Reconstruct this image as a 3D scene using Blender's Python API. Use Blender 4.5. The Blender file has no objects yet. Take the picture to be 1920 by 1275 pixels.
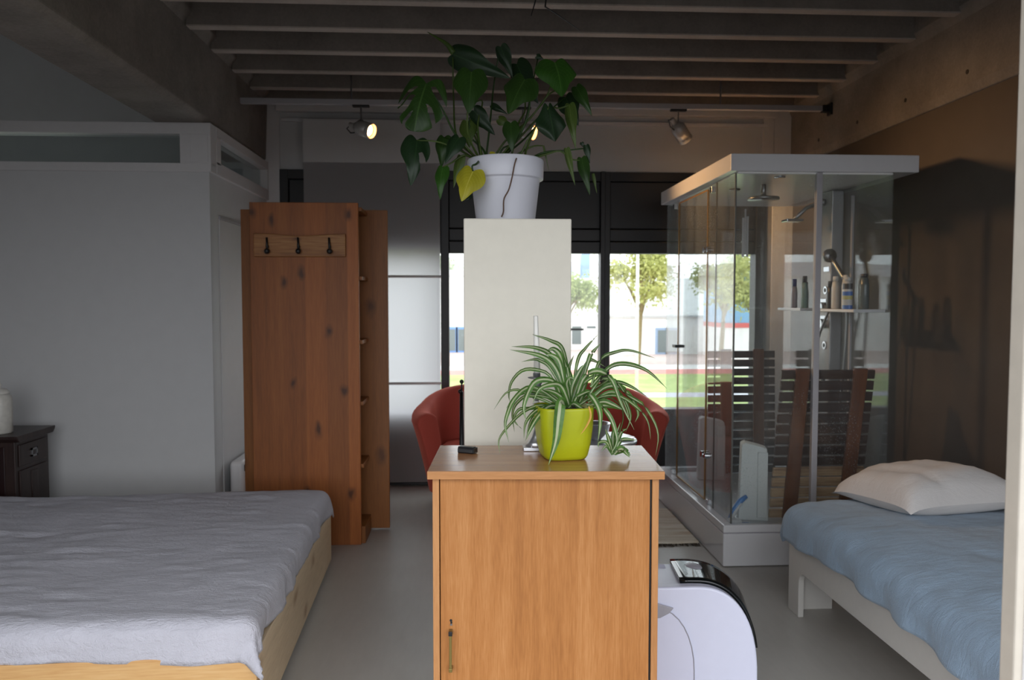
import bpy, math, random
from mathutils import Vector, Matrix, noise
R = math.radians
SC = bpy.context.scene
COL = SC.collection

# ------------------------------------------------------------ camera
cam_data = bpy.data.cameras.new('camera')
cam = bpy.data.objects.new('camera', cam_data)
COL.objects.link(cam)
cam.location = (0, 0, 1.4)
cam.rotation_euler = (R(90 - 2.913), 0, R(-3.128))
cam_data.sensor_width = 36
cam_data.lens = 27.45
cam_data.clip_start = 0.05
cam_data.clip_end = 2000
cam_data.dof.use_dof = True
cam_data.dof.focus_distance = 2.1
cam_data.dof.aperture_fstop = 5.6
SC.camera = cam

# ------------------------------------------------------------ overcast sky, daylight, exposure
world = bpy.data.worlds.new('overcast_sky')
SC.world = world
world.use_nodes = True
bg = world.node_tree.nodes['Background']
bg.inputs[0].default_value = (0.93, 0.96, 1.0, 1)
bg.inputs[1].default_value = 3.6

def sky_opening(x0, x1, z0, z1, y, facing):
    # sky portal: adds no light of its own, only guides the sampling of the sky through an opening
    l = bpy.data.lights.new('sky_portal', 'AREA')
    l.shape = 'RECTANGLE'
    l.size = x1 - x0
    l.size_y = z1 - z0
    l.cycles.is_portal = True
    o = bpy.data.objects.new('sky_portal', l)
    COL.objects.link(o)
    o.location = ((x0 + x1) / 2, y, (z0 + z1) / 2)
    o.rotation_euler = (R(90 if facing > 0 else -90), 0, 0)
    return o

vs = SC.view_settings
vs.view_transform = 'Standard'
vs.look = 'None'
vs.exposure = 0.0
vs.gamma = 1.0
vs.use_curve_mapping = False
SC.cycles.max_bounces = 10
SC.cycles.diffuse_bounces = 5
SC.cycles.glossy_bounces = 5
SC.cycles.transparent_max_bounces = 24
SC.cycles.transmission_bounces = 8
SC.cycles.sample_clamp_indirect = 6.0
SC.cycles.caustics_reflective = False
SC.cycles.caustics_refractive = False
try:
    SC.cycles.use_denoising = True
    SC.cycles.denoiser = 'OPENIMAGEDENOISE'
except Exception:
    pass

# ------------------------------------------------------------ mesh helpers
class MB:
    def __init__(s):
        s.v = []; s.f = []; s.m = []; s.uv = {}
    def face(s, idx, mi=0, uv=None):
        s.f.append(tuple(idx)); s.m.append(mi)
        if uv: s.uv[len(s.f) - 1] = uv
    def box(s, x0, x1, y0, y1, z0, z1, mi=0, mat=None):
        b = len(s.v)
        for z in (z0, z1):
            for y in (y0, y1):
                for x in (x0, x1):
                    p = Vector((x, y, z))
                    s.v.append(tuple(mat @ p) if mat else tuple(p))
        for q in ((0, 2, 3, 1), (4, 5, 7, 6), (0, 1, 5, 4), (2, 6, 7, 3), (0, 4, 6, 2), (1, 3, 7, 5)):
            s.face([b + i for i in q], mi)
        return s
    def prism(s, poly, axis, a0, a1, mi=0):
        # poly: list of 2d points; axis: which axis is extruded
        n = len(poly); b = len(s.v)
        for a in (a0, a1):
            for (p, q) in poly:
                s.v.append({'x': (a, p, q), 'y': (p, a, q), 'z': (p, q, a)}[axis])
        s.face([b + i for i in range(n)][::-1], mi)
        s.face([b + n + i for i in range(n)], mi)
        for i in range(n):
            j = (i + 1) % n
            s.face((b + i, b + j, b + n + j, b + n + i), mi)
        return s
    def tube(s, pts, r, n=8, mi=0, caps=True):
        pts = [Vector(p) for p in pts]; k = len(pts); b = len(s.v)
        rs = r if isinstance(r, (list, tuple)) else [r] * k
        ref = Vector((0, 0, 1)); u = None
        for i, p in enumerate(pts):
            t = (pts[min(i + 1, k - 1)] - pts[max(i - 1, 0)])
            t = t.normalized() if t.length > 1e-9 else Vector((0, 0, 1))
            if u is None:
                u = t.cross(ref if abs(t.z) < .9 else Vector((1, 0, 0))).normalized()
            else:
                u = (u - t * u.dot(t)); u = u.normalized() if u.length > 1e-6 else t.orthogonal().normalized()
            w = t.cross(u)
            for j in range(n):
                a = 2 * math.pi * j / n
                s.v.append(tuple(p + (u * math.cos(a) + w * math.sin(a)) * rs[i]))
        for i in range(k - 1):
            for j in range(n):
                j2 = (j + 1) % n
                s.face((b + i * n + j, b + i * n + j2, b + (i + 1) * n + j2, b + (i + 1) * n + j), mi)
        if caps:
            s.face([b + j for j in range(n)][::-1], mi)
            s.face([b + (k - 1) * n + j for j in range(n)], mi)
        return s
    def lathe(s, prof, c=(0, 0, 0), n=24, mi=0, mat=None, caps=True):
        b = len(s.v); k = len(prof)
        for (r, z) in prof:
            for j in range(n):
                a = 2 * math.pi * j / n
                p = Vector((r * math.cos(a), r * math.sin(a), z))
                p = (mat @ p) if mat else p + Vector(c)
                s.v.append(tuple(p))
        for i in range(k - 1):
            for j in range(n):
                j2 = (j + 1) % n
                s.face((b + i * n + j, b + i * n + j2, b + (i + 1) * n + j2, b + (i + 1) * n + j), mi)
        if caps and prof[0][0] > 1e-6: s.face([b + j for j in range(n)][::-1], mi)
        if caps and prof[-1][0] > 1e-6: s.face([b + (k - 1) * n + j for j in range(n)], mi)
        return s
    def grid(s, fn, nu, nv, mi=0, keep=None, uvs=True):
        b = len(s.v)
        for j in range(nv + 1):
            for i in range(nu + 1):
                s.v.append(tuple(fn(i / nu, j / nv)))
        for j in range(nv):
            for i in range(nu):
                if keep and not keep((i + .5) / nu, (j + .5) / nv): continue
                q = (b + j * (nu + 1) + i, b + j * (nu + 1) + i + 1, b + (j + 1) * (nu + 1) + i + 1, b + (j + 1) * (nu + 1) + i)
                s.face(q, mi, [(i / nu, j / nv), ((i + 1) / nu, j / nv), ((i + 1) / nu, (j + 1) / nv), (i / nu, (j + 1) / nv)] if uvs else None)
        return s
    def sphere(s, c, r, n=12, mi=0, sc=(1, 1, 1)):
        k = max(4, n // 2); b = len(s.v)
        for i in range(k + 1):
            t = math.pi * i / k
            for j in range(n):
                a = 2 * math.pi * j / n
                s.v.append((c[0] + r * sc[0] * math.sin(t) * math.cos(a), c[1] + r * sc[1] * math.sin(t) * math.sin(a), c[2] - r * sc[2] * math.cos(t)))
        for i in range(k):
            for j in range(n):
                j2 = (j + 1) % n
                s.face((b + i * n + j, b + i * n + j2, b + (i + 1) * n + j2, b + (i + 1) * n + j), mi)
        return s
    def build(s, name, mats, parent=None, smooth=False, bevel=0, seg=2, solid=0, off=None):
        if not isinstance(mats, (list, tuple)): mats = [mats]
        o3 = (0, 0, 0)
        if parent is not None:
            top = parent
            while top.parent: top = top.parent
            if tuple(top.rotation_euler) == (0, 0, 0): o3 = tuple(top.location)
        if off is not None: o3 = off
        me = bpy.data.meshes.new(name)
        me.from_pydata([(x - o3[0], y - o3[1], z - o3[2]) for x, y, z in s.v], [], s.f)
        for m in mats: me.materials.append(m)
        me.polygons.foreach_set('material_index', s.m)
        if s.uv:
            uvl = me.uv_layers.new(name='UVMap')
            for p in me.polygons:
                uu = s.uv.get(p.index)
                if uu:
                    for li, q in zip(p.loop_indices, uu): uvl.data[li].uv = q
        if smooth: me.polygons.foreach_set('use_smooth', [True] * len(me.polygons))
        me.update()
        ob = bpy.data.objects.new(name, me)
        COL.objects.link(ob)
        if parent is not None: ob.parent = parent
        if solid:
            md = ob.modifiers.new('solid', 'SOLIDIFY'); md.thickness = solid; md.offset = 0
        if bevel:
            md = ob.modifiers.new('bevel', 'BEVEL'); md.width = bevel; md.segments = seg
            md.limit_method = 'ANGLE'; md.angle_limit = R(40)
            md.harden_normals = False
        return ob

def thing(name, label, cat, loc=(0, 0, 0), rotz=0, group=None):
    o = bpy.data.objects.new(name, None)
    COL.objects.link(o)
    o.empty_display_size = .05
    o.location = loc; o.rotation_euler = (0, 0, rotz)
    o['label'] = label; o['category'] = cat
    if group: o['group'] = group
    return o
def tag(o, label, cat, group=None, kind=None):
    o['label'] = label; o['category'] = cat
    if group: o['group'] = group
    if kind: o['kind'] = kind
    return o
def struct(o, label=None, cat=None):
    o['kind'] = 'structure'
    if label: o['label'] = label
    if cat: o['category'] = cat
    return o
def structure(name, label, cat=None):
    o = bpy.data.objects.new(name, None); COL.objects.link(o)
    o.empty_display_size = .05
    return struct(o, label, cat)

def spline(pts, n):
    # Catmull-Rom through the given points
    P = [Vector(p) for p in pts]
    if len(P) < 3:
        return [P[0].lerp(P[-1], i / n) for i in range(n + 1)]
    P = [P[0] * 2 - P[1]] + P + [P[-1] * 2 - P[-2]]
    out = []; m = len(P) - 3
    for i in range(n + 1):
        t = i / n * m; k = min(int(t), m - 1); t -= k
        a, b, c, d = P[k:k + 4]
        out.append(.5 * ((2 * b) + (c - a) * t + (2 * a - 5 * b + 4 * c - d) * t * t + (3 * b - a - 3 * c + d) * t ** 3))
    return out

# ------------------------------------------------------------ materials
def lin(c):
    f = lambda u: u / 12.92 if u <= .04045 else ((u + .055) / 1.055) ** 2.4
    return tuple(f(v / 255.) for v in c) + (1,)
class NT:
    def __init__(s, name):
        s.m = bpy.data.materials.new(name); s.m.use_nodes = True
        s.t = s.m.node_tree; s.n = s.t.nodes; s.p = s.n['Principled BSDF']; s.out = s.n['Material Output']
    def new(s, ty, **k):
        x = s.n.new(ty)
        for a, b in k.items(): setattr(x, a, b)
        return x
    def link(s, a, b): s.t.links.new(a, b)
    def coord(s, scale=(1, 1, 1), rot=(0, 0, 0), src='Object'):
        tc = s.new('ShaderNodeTexCoord'); mp = s.new('ShaderNodeMapping')
        mp.inputs['Scale'].default_value = scale; mp.inputs['Rotation'].default_value = rot
        s.link(tc.outputs[src], mp.inputs['Vector']); return mp.outputs['Vector']
    def noise(s, vec, scale=5, detail=4, rough=.55, dist=0):
        x = s.new('ShaderNodeTexNoise'); x.inputs['Scale'].default_value = scale
        x.inputs['Detail'].default_value = detail; x.inputs['Roughness'].default_value = rough
        x.inputs['Distortion'].default_value = dist
        if vec: s.link(vec, x.inputs['Vector'])
        return x.outputs['Fac']
    def ramp(s, fac, stops):
        x = s.new('ShaderNodeValToRGB'); e = x.color_ramp.elements
        while len(e) < len(stops): e.new(.5)
        for el, (p, c) in zip(e, stops):
            el.position = p; el.color = c if len(c) == 4 else lin(c)
        s.link(fac, x.inputs['Fac']); return x.outputs['Color']
    def mix(s, fac, a, b, blend='MIX'):
        x = s.new('ShaderNodeMix', data_type='RGBA', blend_type=blend)
        for i, v in ((0, fac), (6, a), (7, b)):
            if hasattr(v, 'is_output'): s.link(v, x.inputs[i])
            else: x.inputs[i].default_value = v
        return x.outputs[2]
    def math(s, op, a, b=0, clamp=False):
        x = s.new('ShaderNodeMath', operation=op, use_clamp=clamp)
        for i, v in ((0, a), (1, b)):
            if hasattr(v, 'is_output'): s.link(v, x.inputs[i])
            else: x.inputs[i].default_value = v
        return x.outputs[0]
    def bump(s, h, strength=.2, dist=.01):
        x = s.new('ShaderNodeBump'); x.inputs['Strength'].default_value = strength; x.inputs['Distance'].default_value = dist
        s.link(h, x.inputs['Height']); s.link(x.outputs['Normal'], s.p.inputs['Normal'])
    def base(s, c):
        if hasattr(c, 'is_output'): s.link(c, s.p.inputs['Base Color'])
        else: s.p.inputs['Base Color'].default_value = c
    def set(s, **k):
        for a, b in k.items(): s.p.inputs[a.replace('_', ' ')].default_value = b
        return s
def plain(name, rgb, rough=.5, metal=0, spec=.5, grain=0.04, scale=30, bump=0, src='Object'):
    t = NT(name); c = lin(rgb)
    n = t.noise(t.coord(src=src), scale, 3)
    lo = tuple(v * (1 - grain) for v in c[:3]) + (1,); hi = tuple(min(1, v * (1 + grain)) for v in c[:3]) + (1,)
    t.base(t.ramp(n, [(.3, lo), (.7, hi)]))
    t.set(Roughness=rough, Metallic=metal)
    t.p.inputs['Specular IOR Level'].default_value = spec
    if bump: t.bump(n, bump, .004)
    return t.m
def wood(name, lo, mid, hi, axis='z', scale=1., rough=.45, knots=0, knotcol=(70, 40, 20), planks=0, plank_axis=0, spec=.4, src='Object'):
    t = NT(name)
    sc = {'x': (.06, 1, 1), 'y': (1, .06, 1), 'z': (1, 1, .06)}[axis]
    v = t.coord(tuple(a * scale for a in sc), src=src)
    big = t.noise(v, 9, 3, .5, .6)
    fine = t.noise(v, 130, 3, .6)
    w = t.new('ShaderNodeTexWave', wave_type='BANDS', bands_direction={'x': 'Y', 'y': 'X', 'z': 'X'}[axis])
    w.inputs['Scale'].default_value = 3.2; w.inputs['Distortion'].default_value = 14; w.inputs['Detail'].default_value = 2
    w.inputs['Detail Scale'].default_value = 1.2
    t.link(v, w.inputs['Vector'])
    f = t.math('ADD', t.math('MULTIPLY', big, .42), t.math('ADD', t.math('MULTIPLY', fine, .5), t.math('MULTIPLY', w.outputs['Fac'], .08)))
    col = t.ramp(f, [(.28, lo), (.5, mid), (.72, hi)])
    if planks:
        vp = t.coord(src=src)
        sp = t.new('ShaderNodeSeparateXYZ'); t.link(vp, sp.inputs[0])
        fl = t.math('FLOOR', t.math('MULTIPLY', sp.outputs[plank_axis], planks))
        wn = t.new('ShaderNodeTexWhiteNoise', noise_dimensions='1D'); t.link(fl, wn.inputs['W'])
        col = t.mix(1.0, col, t.ramp(wn.outputs['Value'], [(0, (.72, .72, .72, 1)), (1, (1.1, 1.05, 1.0, 1))]), 'MULTIPLY')
    if knots:
        s3 = t.new('ShaderNodeSeparateXYZ'); t.link(t.coord(src=src), s3.inputs[0])
        cb = t.new('ShaderNodeCombineXYZ')
        t.link(t.math('MULTIPLY', s3.outputs['Y' if axis == 'y' else 'X'], 1 if axis == 'z' else .5), cb.inputs[0])
        t.link(t.math('MULTIPLY', s3.outputs['Z'], .55 if axis == 'z' else 1), cb.inputs[1])
        vk = cb.outputs[0]
        vo = t.new('ShaderNodeTexVoronoi'); vo.voronoi_dimensions = '2D'; vo.inputs['Scale'].default_value = knots; vo.inputs['Randomness'].default_value = 1
        dv = t.new('ShaderNodeVectorMath', operation='ADD')
        t.link(vk, dv.inputs[0])
        nn = t.new('ShaderNodeTexNoise'); nn.inputs['Scale'].default_value = 14; t.link(vk, nn.inputs['Vector'])
        ms = t.new('ShaderNodeVectorMath', operation='SCALE'); ms.inputs['Scale'].default_value = .05
        t.link(nn.outputs['Color'], ms.inputs[0]); t.link(ms.outputs[0], dv.inputs[1])
        t.link(dv.outputs[0], vo.inputs['Vector'])
        k = t.ramp(vo.outputs['Distance'], [(.04, (1, 1, 1, 1)), (.09, (.5, .5, .5, 1)), (.17, (0, 0, 0, 1))])
        sel = t.ramp(vo.outputs['Color'], [(.47, (1, 1, 1, 1)), (.52, (0, 0, 0, 1))])
        col = t.mix(t.math('MULTIPLY', t.math('MULTIPLY', k, sel), .85), col, lin(knotcol))
    t.base(col); t.set(Roughness=rough); t.p.inputs['Specular IOR Level'].default_value = spec
    t.bump(fine, .08, .002)
    return t.m
def cloth(name, rgb, weave=420, bumpy=.25, crease=0, sheen=.2, var=.06):
    t = NT(name); c = lin(rgb); v = t.coord()
    n = t.noise(v, 6, 4)
    t.base(t.ramp(n, [(.3, tuple(x * (1 - var) for x in c[:3]) + (1,)), (.7, tuple(min(1, x * (1 + var)) for x in c[:3]) + (1,))]))
    t.set(Roughness=.85); t.p.inputs['Sheen Weight'].default_value = sheen
    t.p.inputs['Specular IOR Level'].default_value = .2
    h = t.noise(v, weave, 2)
    if crease:
        h = t.math('ADD', t.math('MULTIPLY', h, .3), t.math('MULTIPLY', t.noise(t.coord((1, 3.2, 1)), crease, 5, .6, .8), 1.0))
    t.bump(h, bumpy, .012 if crease else .003)
    return t.m
def glass(name, tint, dirt_haze=0.0, rough=0.0, specks=0.0):
    # thin pane: straight-through transmission with a Schlick reflection on both of its faces
    t = NT(name); t.n.remove(t.p)
    geo = t.new('ShaderNodeNewGeometry')
    d = t.new('ShaderNodeVectorMath', operation='DOT_PRODUCT')
    t.link(geo.outputs['Normal'], d.inputs[0]); t.link(geo.outputs['Incoming'], d.inputs[1])
    c = t.math('ABSOLUTE', d.outputs['Value'])
    F = t.math('ADD', t.math('MULTIPLY', t.math('POWER', t.math('SUBTRACT', 1, c), 5), .96), .04)
    tr = t.new('ShaderNodeBsdfTransparent'); tr.inputs[0].default_value = tint
    gl = t.new('ShaderNodeBsdfGlossy'); gl.inputs['Roughness'].default_value = rough
    mx = t.new('ShaderNodeMixShader'); t.link(F, mx.inputs[0]); t.link(tr.outputs[0], mx.inputs[1]); t.link(gl.outputs[0], mx.inputs[2])
    res = mx.outputs[0]
    if dirt_haze:
        df = t.new('ShaderNodeBsdfDiffuse'); df.inputs[0].default_value = (.75, .8, .82, 1)
        tl = t.new('ShaderNodeBsdfTranslucent'); tl.inputs[0].default_value = (.75, .8, .82, 1)
        ad = t.new('ShaderNodeMixShader'); ad.inputs[0].default_value = .5
        t.link(df.outputs[0], ad.inputs[1]); t.link(tl.outputs[0], ad.inputs[2])
        streak = t.noise(t.coord((1, 1, .12)), 9, 4, .6)
        f = t.math('MULTIPLY', t.ramp(streak, [(.35, (.25, .25, .25, 1)), (.75, (1, 1, 1, 1))]), dirt_haze)
        if specks:
            vo = t.new('ShaderNodeTexVoronoi'); vo.inputs['Scale'].default_value = 85; t.link(t.coord(), vo.inputs['Vector'])
            sp = t.ramp(vo.outputs['Distance'], [(.12, (1, 1, 1, 1)), (.22, (0, 0, 0, 1))])
            area = t.ramp(t.noise(t.coord(), 2.2, 2), [(.45, (0, 0, 0, 1)), (.62, (1, 1, 1, 1))])
            f = t.math('ADD', f, t.math('MULTIPLY', t.math('MULTIPLY', sp, area), specks))
        m2 = t.new('ShaderNodeMixShader'); t.link(f, m2.inputs[0]); t.link(res, m2.inputs[1]); t.link(ad.outputs[0], m2.inputs[2])
        res = m2.outputs[0]
    t.link(res, t.out.inputs['Surface'])
    return t.m
def glow(name, rgb, strength):
    t = NT(name); t.base(rgb); t.p.inputs['Emission Color'].default_value = rgb
    t.p.inputs['Emission Strength'].default_value = strength
    return t.m
def concrete(name, lo, hi):
    t = NT(name); v = t.coord(src='Object')
    n = t.noise(v, 3.5, 6, .65); n2 = t.noise(v, 60, 4, .7)
    col = t.ramp(t.math('ADD', t.math('MULTIPLY', n, .65), t.math('MULTIPLY', n2, .35)), [(.3, lo), (.7, hi)])
    t.base(col); t.set(Roughness=.9); t.bump(n2, .25, .006)
    return t.m
M = {}
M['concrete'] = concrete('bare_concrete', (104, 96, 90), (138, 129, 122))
M['concrete_light'] = concrete('bounce_pale_concrete', (158, 147, 139), (188, 177, 168))  # paler cast face, with floor bounce light mixed into its colour
M['concrete_beam'] = concrete('board_formed_concrete', (104, 98, 93), (144, 137, 131))
M['white_wall'] = plain('white_wall_paint', (196, 196, 197), .8, grain=.015, scale=12)
M['white_trim'] = plain('white_trim_paint', (205, 203, 204), .5, grain=.015)
M['dark_wall'] = plain('brown_black_wall_paint', (78, 69, 63), .75, grain=.05, scale=6)
M['black_frame'] = plain('black_window_paint', (26, 25, 27), .45, grain=.05)
M['black_metal'] = plain('black_metal', (16, 16, 18), .45, grain=.05)
M['chrome'] = plain('chrome', (200, 202, 205), .15, 1, grain=.01)
M['steel'] = plain('brushed_steel', (150, 150, 152), .35, 1, grain=.05)
M['brass'] = plain('brass_strip', (150, 112, 60), .4, .6, grain=.05)
M['grey_profile'] = plain('grey_profile', (164, 162, 166), .45, grain=.02)
M['white_gloss'] = plain('white_gloss_acrylic', (214, 214, 217), .14, grain=.01)
M['white_plastic'] = plain('white_plastic', (205, 207, 226), .25, grain=.01)
M['black_gloss'] = plain('black_gloss_plastic', (14, 17, 18), .06, grain=.02)
M['grey_plastic'] = plain('grey_plastic', (150, 148, 156), .4)
M['floor'] = None

# ------------------------------------------------------------ measured leaf tables (metres)
SPIDER=[([(0.271,2.165,1.129),(0.241,2.177,1.209),(0.199,2.187,1.244),(0.113,2.195,1.261)],0.0183,0.3),
([(0.275,2.165,1.129),(0.239,2.198,1.232),(0.195,2.223,1.263),(0.121,2.245,1.267)],0.0171,0.5),
([(0.282,2.165,1.164),(0.265,2.207,1.26),(0.233,2.237,1.284),(0.182,2.265,1.301)],0.0134,0.4),
([(0.271,2.165,1.136),(0.259,2.186,1.233),(0.24,2.201,1.261),(0.22,2.215,1.256)],0.0171,0.2),
([(0.289,2.165,1.15),(0.309,2.207,1.231),(0.335,2.237,1.262),(0.376,2.265,1.3)],0.011,0.3),
([(0.31,2.165,1.15),(0.338,2.186,1.236),(0.351,2.201,1.253),(0.375,2.215,1.277)],0.0134,0.2),
([(0.342,2.165,1.164),(0.371,2.191,1.232),(0.418,2.211,1.252),(0.465,2.229,1.255),(0.542,2.245,1.231)],0.0122,0.4),
([(0.339,2.165,1.157),(0.386,2.176,1.205),(0.42,2.184,1.22),(0.465,2.192,1.216),(0.513,2.198,1.195),(0.566,2.205,1.147)],0.0171,0.5),
([(0.296,2.165,1.122),(0.319,2.151,1.186),(0.356,2.141,1.205),(0.393,2.132,1.181),(0.416,2.123,1.119),(0.453,2.115,1.043)],0.0195,0.3),
([(0.332,2.165,1.121),(0.385,2.185,1.161),(0.423,2.199,1.167),(0.466,2.213,1.151),(0.515,2.225,1.12)],0.0146,0.5),
([(0.332,2.165,1.114),(0.381,2.165,1.132),(0.428,2.165,1.128),(0.478,2.165,1.092),(0.503,2.165,1.056),(0.511,2.165,1.006)],0.011,0.4),
([(0.339,2.165,1.121),(0.383,2.176,1.155),(0.428,2.184,1.154),(0.465,2.192,1.117),(0.482,2.198,1.076),(0.474,2.205,1.05)],0.0171,0.3),
([(0.332,2.165,1.128),(0.368,2.169,1.177),(0.411,2.172,1.173),(0.444,2.175,1.134),(0.491,2.178,1.104),(0.525,2.18,1.053),(0.537,2.183,1.01),(0.53,2.185,0.957)],0.0122,0.3),
([(0.332,2.165,1.104),(0.371,2.148,1.118),(0.397,2.136,1.111),(0.423,2.125,1.098)],0.0183,0.3),
([(0.328,2.165,1.107),(0.365,2.154,1.105),(0.392,2.146,1.074),(0.405,2.138,1.036),(0.408,2.132,1.006),(0.389,2.125,0.972)],0.0159,0.2),
([(0.307,2.165,1.114),(0.32,2.137,1.146),(0.338,2.117,1.134),(0.353,2.099,1.102),(0.353,2.081,1.07),(0.344,2.065,1.021)],0.0207,0.2),
([(0.263,2.125,1.103),(0.247,2.08,1.128),(0.238,2.059,1.088),(0.23,2.057,1.025),(0.21,2.059,0.96)],0.0305,0.05),
([(0.261,2.165,1.094),(0.241,2.143,1.107),(0.215,2.127,1.106),(0.186,2.112,1.081),(0.164,2.098,1.049),(0.15,2.085,1.021)],0.0183,0.3),
([(0.261,2.165,1.097),(0.238,2.151,1.108),(0.195,2.141,1.101),(0.167,2.132,1.082),(0.152,2.123,1.059),(0.148,2.115,1.022)],0.0146,0.4),
([(0.261,2.165,1.104),(0.24,2.17,1.121),(0.198,2.173,1.132),(0.17,2.176,1.132),(0.135,2.179,1.149),(0.1,2.182,1.138),(0.068,2.185,1.092)],0.0122,0.5),
([(0.254,2.165,1.122),(0.227,2.184,1.187),(0.186,2.198,1.204),(0.148,2.211,1.199),(0.12,2.223,1.166),(0.113,2.234,1.129),(0.117,2.245,1.105)],0.0122,0.4),
([(0.261,2.165,1.115),(0.238,2.148,1.17),(0.205,2.136,1.182),(0.176,2.125,1.173),(0.155,2.114,1.136),(0.147,2.105,1.103),(0.155,2.095,1.07)],0.0183,0.2),
([(0.28,2.165,1.1),(0.268,2.14,1.132),(0.249,2.122,1.166),(0.219,2.105,1.171),(0.187,2.09,1.159),(0.169,2.075,1.124)],0.0183,0.3),
([(0.261,2.165,1.097),(0.225,2.16,1.105),(0.186,2.157,1.106),(0.144,2.154,1.086),(0.105,2.151,1.048),(0.081,2.148,1.013),(0.084,2.145,0.975)],0.0122,0.5),
([(0.254,2.165,1.111),(0.197,2.158,1.151),(0.158,2.153,1.156),(0.123,2.148,1.125),(0.105,2.143,1.087),(0.098,2.139,1.053),(0.108,2.135,1.008)],0.0159,0.3),
([(0.254,2.165,1.108),(0.213,2.178,1.131),(0.171,2.188,1.144),(0.129,2.197,1.126),(0.104,2.205,1.093)],0.0159,0.5),
([(0.247,2.165,1.104),(0.171,2.181,1.131),(0.136,2.194,1.112),(0.122,2.205,1.078),(0.128,2.215,1.023)],0.0122,0.4),
([(0.254,2.165,1.097),(0.219,2.165,1.104),(0.169,2.165,1.098),(0.138,2.165,1.095),(0.124,2.165,1.066),(0.148,2.165,1.038)],0.0122,0.4),
([(0.282,2.165,1.099),(0.274,2.145,1.145),(0.267,2.131,1.171),(0.274,2.117,1.188),(0.288,2.105,1.184)],0.0159,0.3),
([(0.271,2.165,1.129),(0.228,2.188,1.208),(0.201,2.205,1.228),(0.184,2.221,1.231),(0.149,2.235,1.223)],0.011,0.4),
([(0.275,2.165,1.15),(0.281,2.19,1.204),(0.287,2.208,1.22),(0.3,2.225,1.243)],0.0098,0.3),
([(0.271,2.165,1.122),(0.254,2.173,1.22),(0.234,2.179,1.244),(0.213,2.185,1.247)],0.0171,0.2),
([(0.282,2.165,1.122),(0.289,2.165,1.164),(0.31,2.165,1.206),(0.321,2.165,1.22)],0.0146,0.2),
([(0.289,2.165,1.122),(0.309,2.181,1.176),(0.336,2.194,1.225),(0.352,2.205,1.229),(0.39,2.215,1.209)],0.0134,0.3),
([(0.275,2.165,1.122),(0.284,2.177,1.177),(0.27,2.187,1.219),(0.257,2.195,1.268)],0.0159,0.2),
([(0.286,2.165,1.115),(0.304,2.172,1.149),(0.333,2.176,1.177),(0.369,2.181,1.194),(0.395,2.185,1.2)],0.0134,0.3),
([(0.296,2.165,1.107),(0.324,2.185,1.126),(0.351,2.199,1.146),(0.382,2.213,1.162),(0.413,2.225,1.179)],0.0122,0.4),
([(0.289,2.165,1.104),(0.297,2.144,1.131),(0.316,2.129,1.145),(0.331,2.115,1.152)],0.0159,0.3),
([(0.275,2.165,1.101),(0.251,2.144,1.135),(0.222,2.129,1.151),(0.2,2.115,1.156)],0.0146,0.3),
([(0.268,2.165,1.101),(0.24,2.165,1.129),(0.211,2.165,1.143),(0.183,2.165,1.147)],0.0146,0.4),
([(0.332,2.165,1.1),(0.377,2.179,1.134),(0.414,2.189,1.139),(0.445,2.198,1.113),(0.462,2.207,1.064),(0.449,2.215,1.02)],0.0134,0.3),
([(0.335,2.165,1.097),(0.383,2.172,1.127),(0.423,2.176,1.13),(0.445,2.181,1.093),(0.454,2.185,1.053)],0.0122,0.4),
([(0.303,2.165,1.104),(0.341,2.178,1.127),(0.371,2.188,1.147),(0.405,2.197,1.153),(0.439,2.205,1.13)],0.0159,0.4),
([(0.282,2.165,1.108),(0.275,2.195,1.161),(0.263,2.217,1.195),(0.247,2.236,1.215),(0.227,2.255,1.228)],0.0146,0.3),
([(0.296,2.165,1.104),(0.32,2.186,1.147),(0.333,2.201,1.174),(0.343,2.215,1.194)],0.0146,0.2),
([(0.275,2.165,1.097),(0.288,2.14,1.114),(0.304,2.122,1.106),(0.309,2.105,1.105)],0.0159,0.4),
([(0.332,2.165,1.093),(0.366,2.157,1.106),(0.397,2.151,1.105),(0.424,2.145,1.095)],0.0183,0.3),
([(0.257,2.165,1.094),(0.213,2.182,1.092),(0.179,2.194,1.065),(0.162,2.205,1.02)],0.0146,0.3)]
DEAD=[(0.321,2.078,1.114),(0.326,2.078,1.088),(0.315,2.078,1.061),(0.298,2.078,1.037)]
BABY=[([(0.401,2.148,0.968),(0.388,2.138,1.009),(0.375,2.128,1.045)],0.0125),
([(0.401,2.148,0.968),(0.406,2.158,1.005),(0.425,2.168,1.056)],0.01),
([(0.397,2.148,0.971),(0.381,2.138,1.005),(0.358,2.128,1.007),(0.354,2.118,0.995)],0.01),
([(0.399,2.148,0.968),(0.382,2.143,0.994),(0.367,2.138,0.981)],0.01),
([(0.404,2.148,0.971),(0.422,2.133,0.988),(0.442,2.118,0.966)],0.0213),
([(0.406,2.148,0.975),(0.425,2.148,1.01),(0.468,2.148,1.009)],0.0125),
([(0.406,2.148,0.975),(0.423,2.158,1.026),(0.443,2.168,1.038)],0.0125),
([(0.401,2.148,0.971),(0.403,2.163,1.022),(0.413,2.178,1.044)],0.0112),
([(0.404,2.148,0.971),(0.432,2.148,0.981),(0.45,2.148,0.965)],0.0175)]
RUNNER=[(0.337,2.15,1.095),(0.379,2.15,1.13),(0.418,2.15,1.109),(0.429,2.15,1.07),(0.415,2.15,1.02),(0.401,2.15,0.971)]
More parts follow.
